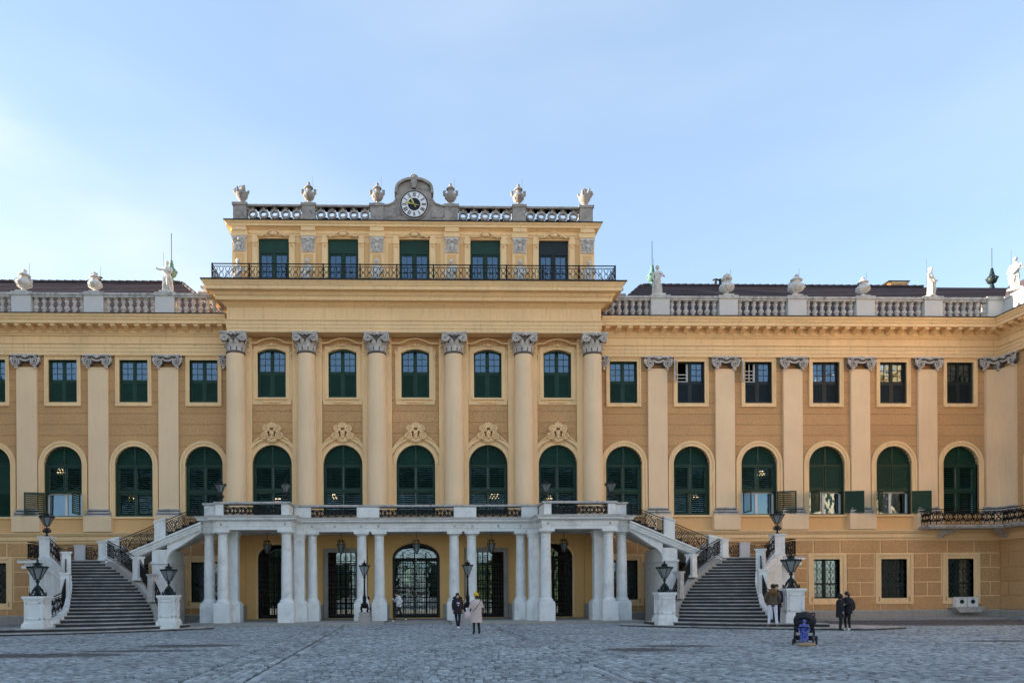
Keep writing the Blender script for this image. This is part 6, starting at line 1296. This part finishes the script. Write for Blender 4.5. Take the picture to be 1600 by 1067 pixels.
    bone_reg = {('hb','hc'):0,('hc','ht'):0,('nk','hb'):0,('lw','lh'):0,('rw','rh'):0,('pel','sp'):1,('sp','ch'):1,('ch','nk'):1,('ch','ls'):1,('ls','le'):1,('le','lw'):1,('ch','rs'):1,('rs','re'):1,('re','rw'):1,('pel','lp'):2,('lp','lk'):2,('lk','la'):2,('pel','rp'):2,('rp','rk'):2,('rk','ra'):2,('la','lt'):3,('ra','rt'):3}
    mi = []
    for f_ in fs:
        c_ = sum((Vector(vs[i]) for i in f_), Vector())/len(f_); best = None
        for (a,b),rg in bone_reg.items():
            A_,B_ = Vector(D[a]),Vector(D[b]); ab = B_-A_; tt = max(0,min(1,(c_-A_).dot(ab)/max(ab.length_squared,1e-9))); d_ = (c_-A_-ab*tt).length-(R[a][0]*(1-tt)+R[b][0]*tt)*0.9
            if best is None or d_ < best[0]: best = (d_,rg)
        rg = best[1]
        if rg == 2 and c_.z < 0.12: rg = 3
        mi.append(rg)
    b0 = len(vs); vs += x.v; fs += [tuple(b0+i for i in f_) for f_ in x.f]; mi += [0]*len(x.f)
    bm_ = bpy.data.meshes.new('body'); bm_.from_pydata(vs,[],fs); [bm_.materials.append(q) for q in cols]; bm_.polygons.foreach_set('material_index',mi); bm_.polygons.foreach_set('use_smooth',[True]*len(fs)); bm_.update()
    link('body', bm_, t)
    if extra: extra(t, D)
    return t
def childmesh(t, nm_, m, mt, smooth=True): return link(nm_, m.mesh(nm_, mt, smooth), t)
def coat(t, D, z0, z1, mt, rx=0.2, ry=0.15, hem=1.15, nm_='coat', oy=0):
    m = MB(); loft(m,[(0,oy,z0,rx*hem,ry*hem),(0,oy,z0+(z1-z0)*0.3,rx*1.03,ry*1.05),(0,oy,z0+(z1-z0)*0.6,rx*0.95,ry),(0,oy,z1-0.12,rx*1.05,ry*1.02),(0,oy,z1-0.03,rx*0.9,ry*0.85),(0,oy,z1+0.04,rx*0.4,ry*0.5)],20,5,0.05); childmesh(t,nm_,m,mt)
    for s,e,w in (('ls','le','lw'),('rs','re','rw')): m = MB(); m.tube([D[s],D[e],Vector(D[e]).lerp(Vector(D[w]),0.9)],[0.085,0.068,0.055],8); childmesh(t,'sleeve',m,mt)
def hair(t, D, mt=HAIRD, long=0.0, oy=0.02):
    m = MB(); h = Vector(D['hc']); m.ball((h.x,h.y+oy,h.z+0.025),0.102,0.93,1.0,1.0,12,8)
    if long: m.tube([(h.x,h.y+0.05,h.z),(h.x,h.y+0.09,h.z-0.14),(h.x,h.y+0.08,h.z-long)],[0.09,0.08,0.04],8)
    childmesh(t,'hair',m,mt)
# 1 woman in black parka facing the camera
def ex1(t, D):
    coat(t,D,0.72,1.43,PARKA,0.23,0.155,1.02); hair(t,D,long=0.12)
    m = MB(); loft(m,[(0,-0.165,0.85,0.09,0.02),(0,-0.175,1.1,0.1,0.02),(0,-0.165,1.36,0.09,0.02)],10); childmesh(t,'sweatshirt',m,BLACK)
    m = MB(); m.box(-0.07,0.06,-0.2,-0.192,1.24,1.265); m.box(-0.06,0.07,-0.202,-0.194,1.19,1.22); m.box(-0.02,0.03,-0.2,-0.192,1.1,1.14); childmesh(t,'shirt_print',m,SHOEW,False)
    m = MB(); m.tube([(0.12,-0.14,1.4),(0.11,-0.17,1.1),(0.1,-0.17,0.76)],[0.03,0.03,0.02],5); childmesh(t,'lining',m,BURG)
    m = MB(); m.tube([(-0.19,-0.02,1.45),(-0.1,0.1,1.48),(0.1,0.1,1.48),(0.19,-0.02,1.45)],[0.06,0.08,0.08,0.06],7); childmesh(t,'fur_hood',m,PARKA)
human('person','woman in open black parka and white sneakers facing the camera beside the pole lamp',(1.74,-9.05,0),0.1,1.62,dict(lk=(0.08,-0.05,0.49),la=(0.05,0.0,0.09),lt=(0.07,-0.14,0.04),rk=(-0.07,-0.03,0.49),ra=(-0.02,-0.1,0.09),rt=(-0.02,-0.25,0.04)),[SKIN,BLACK,NAVY,SHOEW],ex1)
def ex2(t, D):
    coat(t,D,0.5,1.43,BEIGE,0.23,0.18,1.12)
    m = MB(); h = Vector(D['hc']); m.ball((h.x,h.y+0.01,h.z+0.045),0.108,1,1.05,0.95,12,8); m.lathe([(0.1,0),(0.112,0.01),(0.112,0.05),(0.1,0.06)],(h.x,h.y,h.z-0.01),14); m.ball((h.x,h.y+0.02,h.z+0.155),0.04,n=7,m=5); childmesh(t,'knitted_hat',m,MUST)
    m = MB(); m.tube([(h.x,h.y+0.06,h.z-0.02),(h.x,h.y+0.09,h.z-0.12)],[0.08,0.07],8); childmesh(t,'hair',m,HAIRD)
    m = MB(); m.tube([(-0.16,0.12,1.42),(0.0,0.2,1.2),(0.24,0.17,0.95)],0.014,4); childmesh(t,'bag_strap',m,BLK)
    m = MB(); loft(m,[(0.34,-0.02,0.68,0.15,0.07),(0.34,-0.02,0.76,0.18,0.09),(0.34,-0.02,0.9,0.16,0.08),(0.34,-0.02,0.96,0.09,0.03)],12); m.tube([(0.42,0,0.95),(0.36,0,1.08),(0.28,0,0.95)],0.012,4); childmesh(t,'handbag',m,PINK)
human('person','woman seen from behind in beige coat and mustard knitted hat with pink handbag',(2.18,-13.4,0),pi+0.25,1.62,dict(re=(-0.27,-0.02,1.14),rw=(-0.2,-0.22,1.1),rh=(-0.16,-0.26,1.14),le=(0.26,0.0,1.14),lw=(0.14,-0.24,1.2),lh=(0.1,-0.28,1.22),la=(0.12,0.05,0.09),lt=(0.13,-0.1,0.04),ra=(-0.14,-0.02,0.09),rt=(-0.16,-0.17,0.04)),[SKIN,BEIGE,BLK,BLK],ex2)
# 3 runner
def ex3(t, D): coat(t,D,0.85,1.43,WJK,0.18,0.13,1.0,'jacket'); hair(t,D)
human('person','person in white jacket and black trousers hurrying past the central gate',(-0.98,-2.9,0.05),-1.35,1.66,dict(ch=(0,-0.05,1.26),nk=(0,-0.09,1.41),hb=(0,-0.12,1.49),hc=(0,-0.13,1.57),ht=(0,-0.12,1.64),ls=(0.16,-0.06,1.35),rs=(-0.16,-0.06,1.35),le=(0.2,0.12,1.15),lw=(0.2,-0.02,1.0),lh=(0.2,-0.06,0.97),re=(-0.2,-0.18,1.14),rw=(-0.16,-0.3,1.3),rh=(-0.15,-0.32,1.35),lk=(0.09,-0.2,0.53),la=(0.09,-0.3,0.1),lt=(0.09,-0.42,0.06),rk=(-0.09,0.12,0.5),ra=(-0.09,0.42,0.22),rt=(-0.09,0.4,0.1)),[SKIN,WJK,BLK,SHOEW],ex3)
# 4 person hidden behind the column
def ex4(t, D): coat(t,D,0.6,1.43,PARKA,0.4,0.2,1.25); hair(t,D)
human('person','person in black mostly hidden behind the column and left pole lamp',(-3.0,-1.6,0.13),0.3,1.6,{},[SKIN,PARKA,BLK,BLK],ex4)
# 5, 6 couple at the right stairs
def ex5(t, D):
    coat(t,D,0.88,1.43,OLIVE,0.175,0.145,1.02,'puffer_jacket')
    m = MB()
    for k in range(5): z = 0.93+0.095*k; m.tube([(0.18*cos(a),0.15*sin(a),z) for a in [2*pi*i/16 for i in range(16)]],0.02,5,closed=True)
    childmesh(t,'quilting',m,OLIVE)
    m = MB(); m.ball((0,0.14,1.4),0.14,1,0.7,1.1,10,7); m.tube([(-0.12,0.06,1.44),(0,0.16,1.5),(0.12,0.06,1.44)],0.05,6); childmesh(t,'fur_hood',m,BRF)
    hair(t,D)
human('person','man seen from behind in olive puffer jacket and white trousers on the right stair step',(14.95,-11.6,0.12),pi-0.35,1.8,dict(le=(0.26,0.0,1.14),lw=(0.22,-0.12,0.97),lh=(0.18,-0.15,0.95),re=(-0.26,0.0,1.14),rw=(-0.22,-0.12,0.97),rh=(-0.18,-0.15,0.95),hc=(-0.02,-0.03,1.6),lk=(0.12,-0.02,0.49),la=(0.15,0.02,0.09),lt=(0.18,-0.12,0.04),rk=(-0.12,-0.02,0.49),ra=(-0.15,0.02,0.09),rt=(-0.18,-0.12,0.04)),[SKIN,OLIVE,WTR,TAN],ex5)
def ex6(t, D): coat(t,D,0.7,1.43,NAVY,0.2,0.14,1.05); hair(t,D,long=0.1)
human('person','person in dark blue coat standing close in front of the man in white trousers',(15.42,-11.0,0.26),-0.3,1.66,{},[SKIN,NAVY,NAVY,BLK],ex6)
# 7, 8 couple in black by the grilled window
def ex7(t, D):
    coat(t,D,0.62,1.43,PARKA,0.23,0.17,1.1); m = MB(); h = Vector(D['hc']); m.ball((h.x,h.y+0.03,h.z),0.125,1,1,1.08,12,8); childmesh(t,'hood',m,PARKA)
human('person','hooded person in long black coat, left one of the embracing pair',(17.18,-12.75,0),1.2,1.5,{},[SKIN,PARKA,BLK,BLK],ex7)
def ex8(t, D):
    coat(t,D,0.75,1.43,PARKA,0.22,0.16,1.02); hair(t,D,mt=BLACK,long=0.05)
    m = MB(); loft(m,[(0,0.22,0.88,0.13,0.09),(0,0.25,1.0,0.17,0.13),(0,0.25,1.2,0.16,0.12),(0,0.22,1.36,0.1,0.06)],12); childmesh(t,'backpack',m,BLK)
    m = MB(); m.tube([(-0.16,0.14,1.3),(-0.2,0.2,1.05),(-0.1,0.34,0.9),(0.06,0.36,0.9)],[0.03,0.04,0.05,0.04],5); childmesh(t,'pink_strap',m,PINK)
human('person','person in black with a pink-trimmed backpack and white sneakers embracing the hooded person',(17.5,-12.7,0),-1.25,1.6,dict(le=(0.24,-0.15,1.2),lw=(0.16,-0.33,1.15),lh=(0.12,-0.38,1.14),re=(-0.24,-0.15,1.2),rw=(-0.16,-0.33,1.12),rh=(-0.1,-0.38,1.1),hc=(0,-0.05,1.59)),[SKIN,PARKA,BLK,SHOEW],ex8)
# pushchair with child
POLK = bpy.data.materials.new('blue_dotted_raincoat_cloth'); POLK.use_nodes = True
nt = POLK.node_tree; vb = nt.nodes.new('ShaderNodeTexVoronoi'); vb.inputs['Scale'].default_value = 20; tcn = nt.nodes.new('ShaderNodeTexCoord'); nt.links.new(tcn.outputs['Object'], vb.inputs['Vector']); rmp = nt.nodes.new('ShaderNodeValToRGB'); rmp.color_ramp.interpolation = 'CONSTANT'; rmp.color_ramp.elements[0].color = (0.35,0.42,0.75,1); rmp.color_ramp.elements[1].position = 0.3; rmp.color_ramp.elements[1].color = (0.01,0.035,0.26,1); nt.links.new(vb.outputs['Distance'], rmp.inputs[0]); nt.links.new(rmp.outputs[0], nt.nodes['Principled BSDF'].inputs['Base Color'])
ps_ = thing('pushchair', 'black folding-hood pushchair standing on the cobbles in front of the right staircase', 'pushchair', (11.7,-20.0,0), -0.6, None, 1.08)
m = MB()
for s_ in (-1,1):
    m.tube([(s_*0.24,-0.28,0.1),(s_*0.24,-0.1,0.42),(s_*0.24,0.26,0.8),(s_*0.24,0.36,0.9)],0.016,6); m.tube([(s_*0.24,0.36,0.12),(s_*0.24,0.1,0.45),(s_*0.24,-0.15,0.5)],0.016,6); m.tube([(s_*0.24,-0.1,0.42),(s_*0.24,0.3,0.4)],0.012,6)
m.tube([(-0.24,0.36,0.9),(0.24,0.36,0.9)],0.02,6); m.tube([(-0.24,-0.28,0.1),(0.24,-0.28,0.1)],0.012,6); m.tube([(-0.24,0.36,0.12),(0.24,0.36,0.12)],0.012,6); m.tube([(-0.24,-0.22,0.5),(0,-0.3,0.52),(0.24,-0.22,0.5)],0.018,6); link('frame', m.mesh('frame', IRON, True), ps_)
m = MB()
for k in range(9):
    pass
hv = []; hf = []; nk = 12; nj = 7
for j in range(nj):
    tt = j/(nj-1); a = radians(-20+115*tt)
    for i in range(nk+1): b = pi*i/nk; hv.append((0.27*cos(b),0.2-0.36*cos(a)*sin(b)*0.9-0.05,0.62+0.34*sin(b)*(0.35+0.65*sin(max(a,0.2)))*1.0))
hood = MB(); hood.add(hv,[(j*(nk+1)+i,j*(nk+1)+i+1,(j+1)*(nk+1)+i+1,(j+1)*(nk+1)+i) for j in range(nj-1) for i in range(nk)]); hood.ball((0,0.14,0.68),0.3,1,0.8,0.9,14,9); link('sun_hood', hood.mesh('sun_hood', PARKA, True), ps_)
m = MB(); m.box(-0.22,0.22,-0.12,0.2,0.36,0.42); m.add([(-0.22,0.14,0.4),(0.22,0.14,0.4),(0.22,0.3,0.85),(-0.22,0.3,0.85),(-0.22,0.2,0.38),(0.22,0.2,0.38),(0.22,0.36,0.83),(-0.22,0.36,0.83)],[(0,1,2,3),(7,6,5,4),(0,3,7,4),(1,5,6,2),(0,4,5,1),(3,2,6,7)]); m.box(-0.2,0.2,-0.1,0.28,0.14,0.26); link('seat', m.mesh('seat', PARKA), ps_)
for x,y,r in ((-0.26,-0.28,0.095),(0.26,-0.28,0.095),(-0.28,0.36,0.13),(0.28,0.36,0.13)):
    w = MB(); w.tube([(0,r*0.85*cos(2*pi*k/20),r*0.85*sin(2*pi*k/20)) for k in range(20)],r*0.17,6,closed=True); o = link('wheel', w.mesh('wheel', BLK, True), ps_, (x,y,r)); h = MB()
    for k in range(5): h.tube([(0,0,0),(0,r*0.75*cos(2*pi*k/5),r*0.75*sin(2*pi*k/5))],0.012,4)
    link('spokes', h.mesh('spokes', STONE), o)
def exc(t, D):
    m = MB(); loft(m,[(0,-0.3,0.28,0.24,0.16),(0,-0.28,0.45,0.26,0.17),(0,-0.1,0.75,0.24,0.22),(0,-0.02,1.0,0.24,0.18),(0,0,1.25,0.24,0.16),(0,0,1.4,0.17,0.13)],18,5,0.05); h = Vector(D['hc']); m.ball((h.x,h.y+0.02,h.z+0.01),0.135,1,1,1.05,12,8)
    for s,e,w in (('ls','le','lw'),('rs','re','rw')): m.tube([D[s],D[e],D[w]],[0.09,0.08,0.07],8)
    childmesh(t,'raincoat',m,POLK)
human('person','small child in blue dotted hooded raincoat sitting in the black pushchair',(11.64,-20.11,-0.02),-0.6,0.80,dict(pel=(0,0.1,0.9),sp=(0,0.08,1.05),lp=(0.1,0.05,0.88),lk=(0.13,-0.36,0.84),la=(0.14,-0.42,0.42),lt=(0.15,-0.56,0.38),rp=(-0.1,0.05,0.88),rk=(-0.13,-0.36,0.84),ra=(-0.14,-0.42,0.42),rt=(-0.15,-0.56,0.38),le=(0.3,-0.1,1.12),lw=(0.26,-0.3,0.98),lh=(0.25,-0.34,0.95),re=(-0.3,-0.1,1.12),rw=(-0.26,-0.3,0.98),rh=(-0.25,-0.34,0.95)),[SKIN,POLK,POLK,TAN],exc)
tag(link('bag', loft(MB(),[(0,0,0,0.24,0.12),(0,0,0.05,0.27,0.13),(0.02,0,0.1,0.2,0.1),(0.03,0,0.12,0.08,0.05)],14,4,0.08).mesh('bag', TAN, True), None, (11.5,-20.5,0.0)), 'crumpled tan bag lying on the cobbles under the pushchair footrest', 'bag')
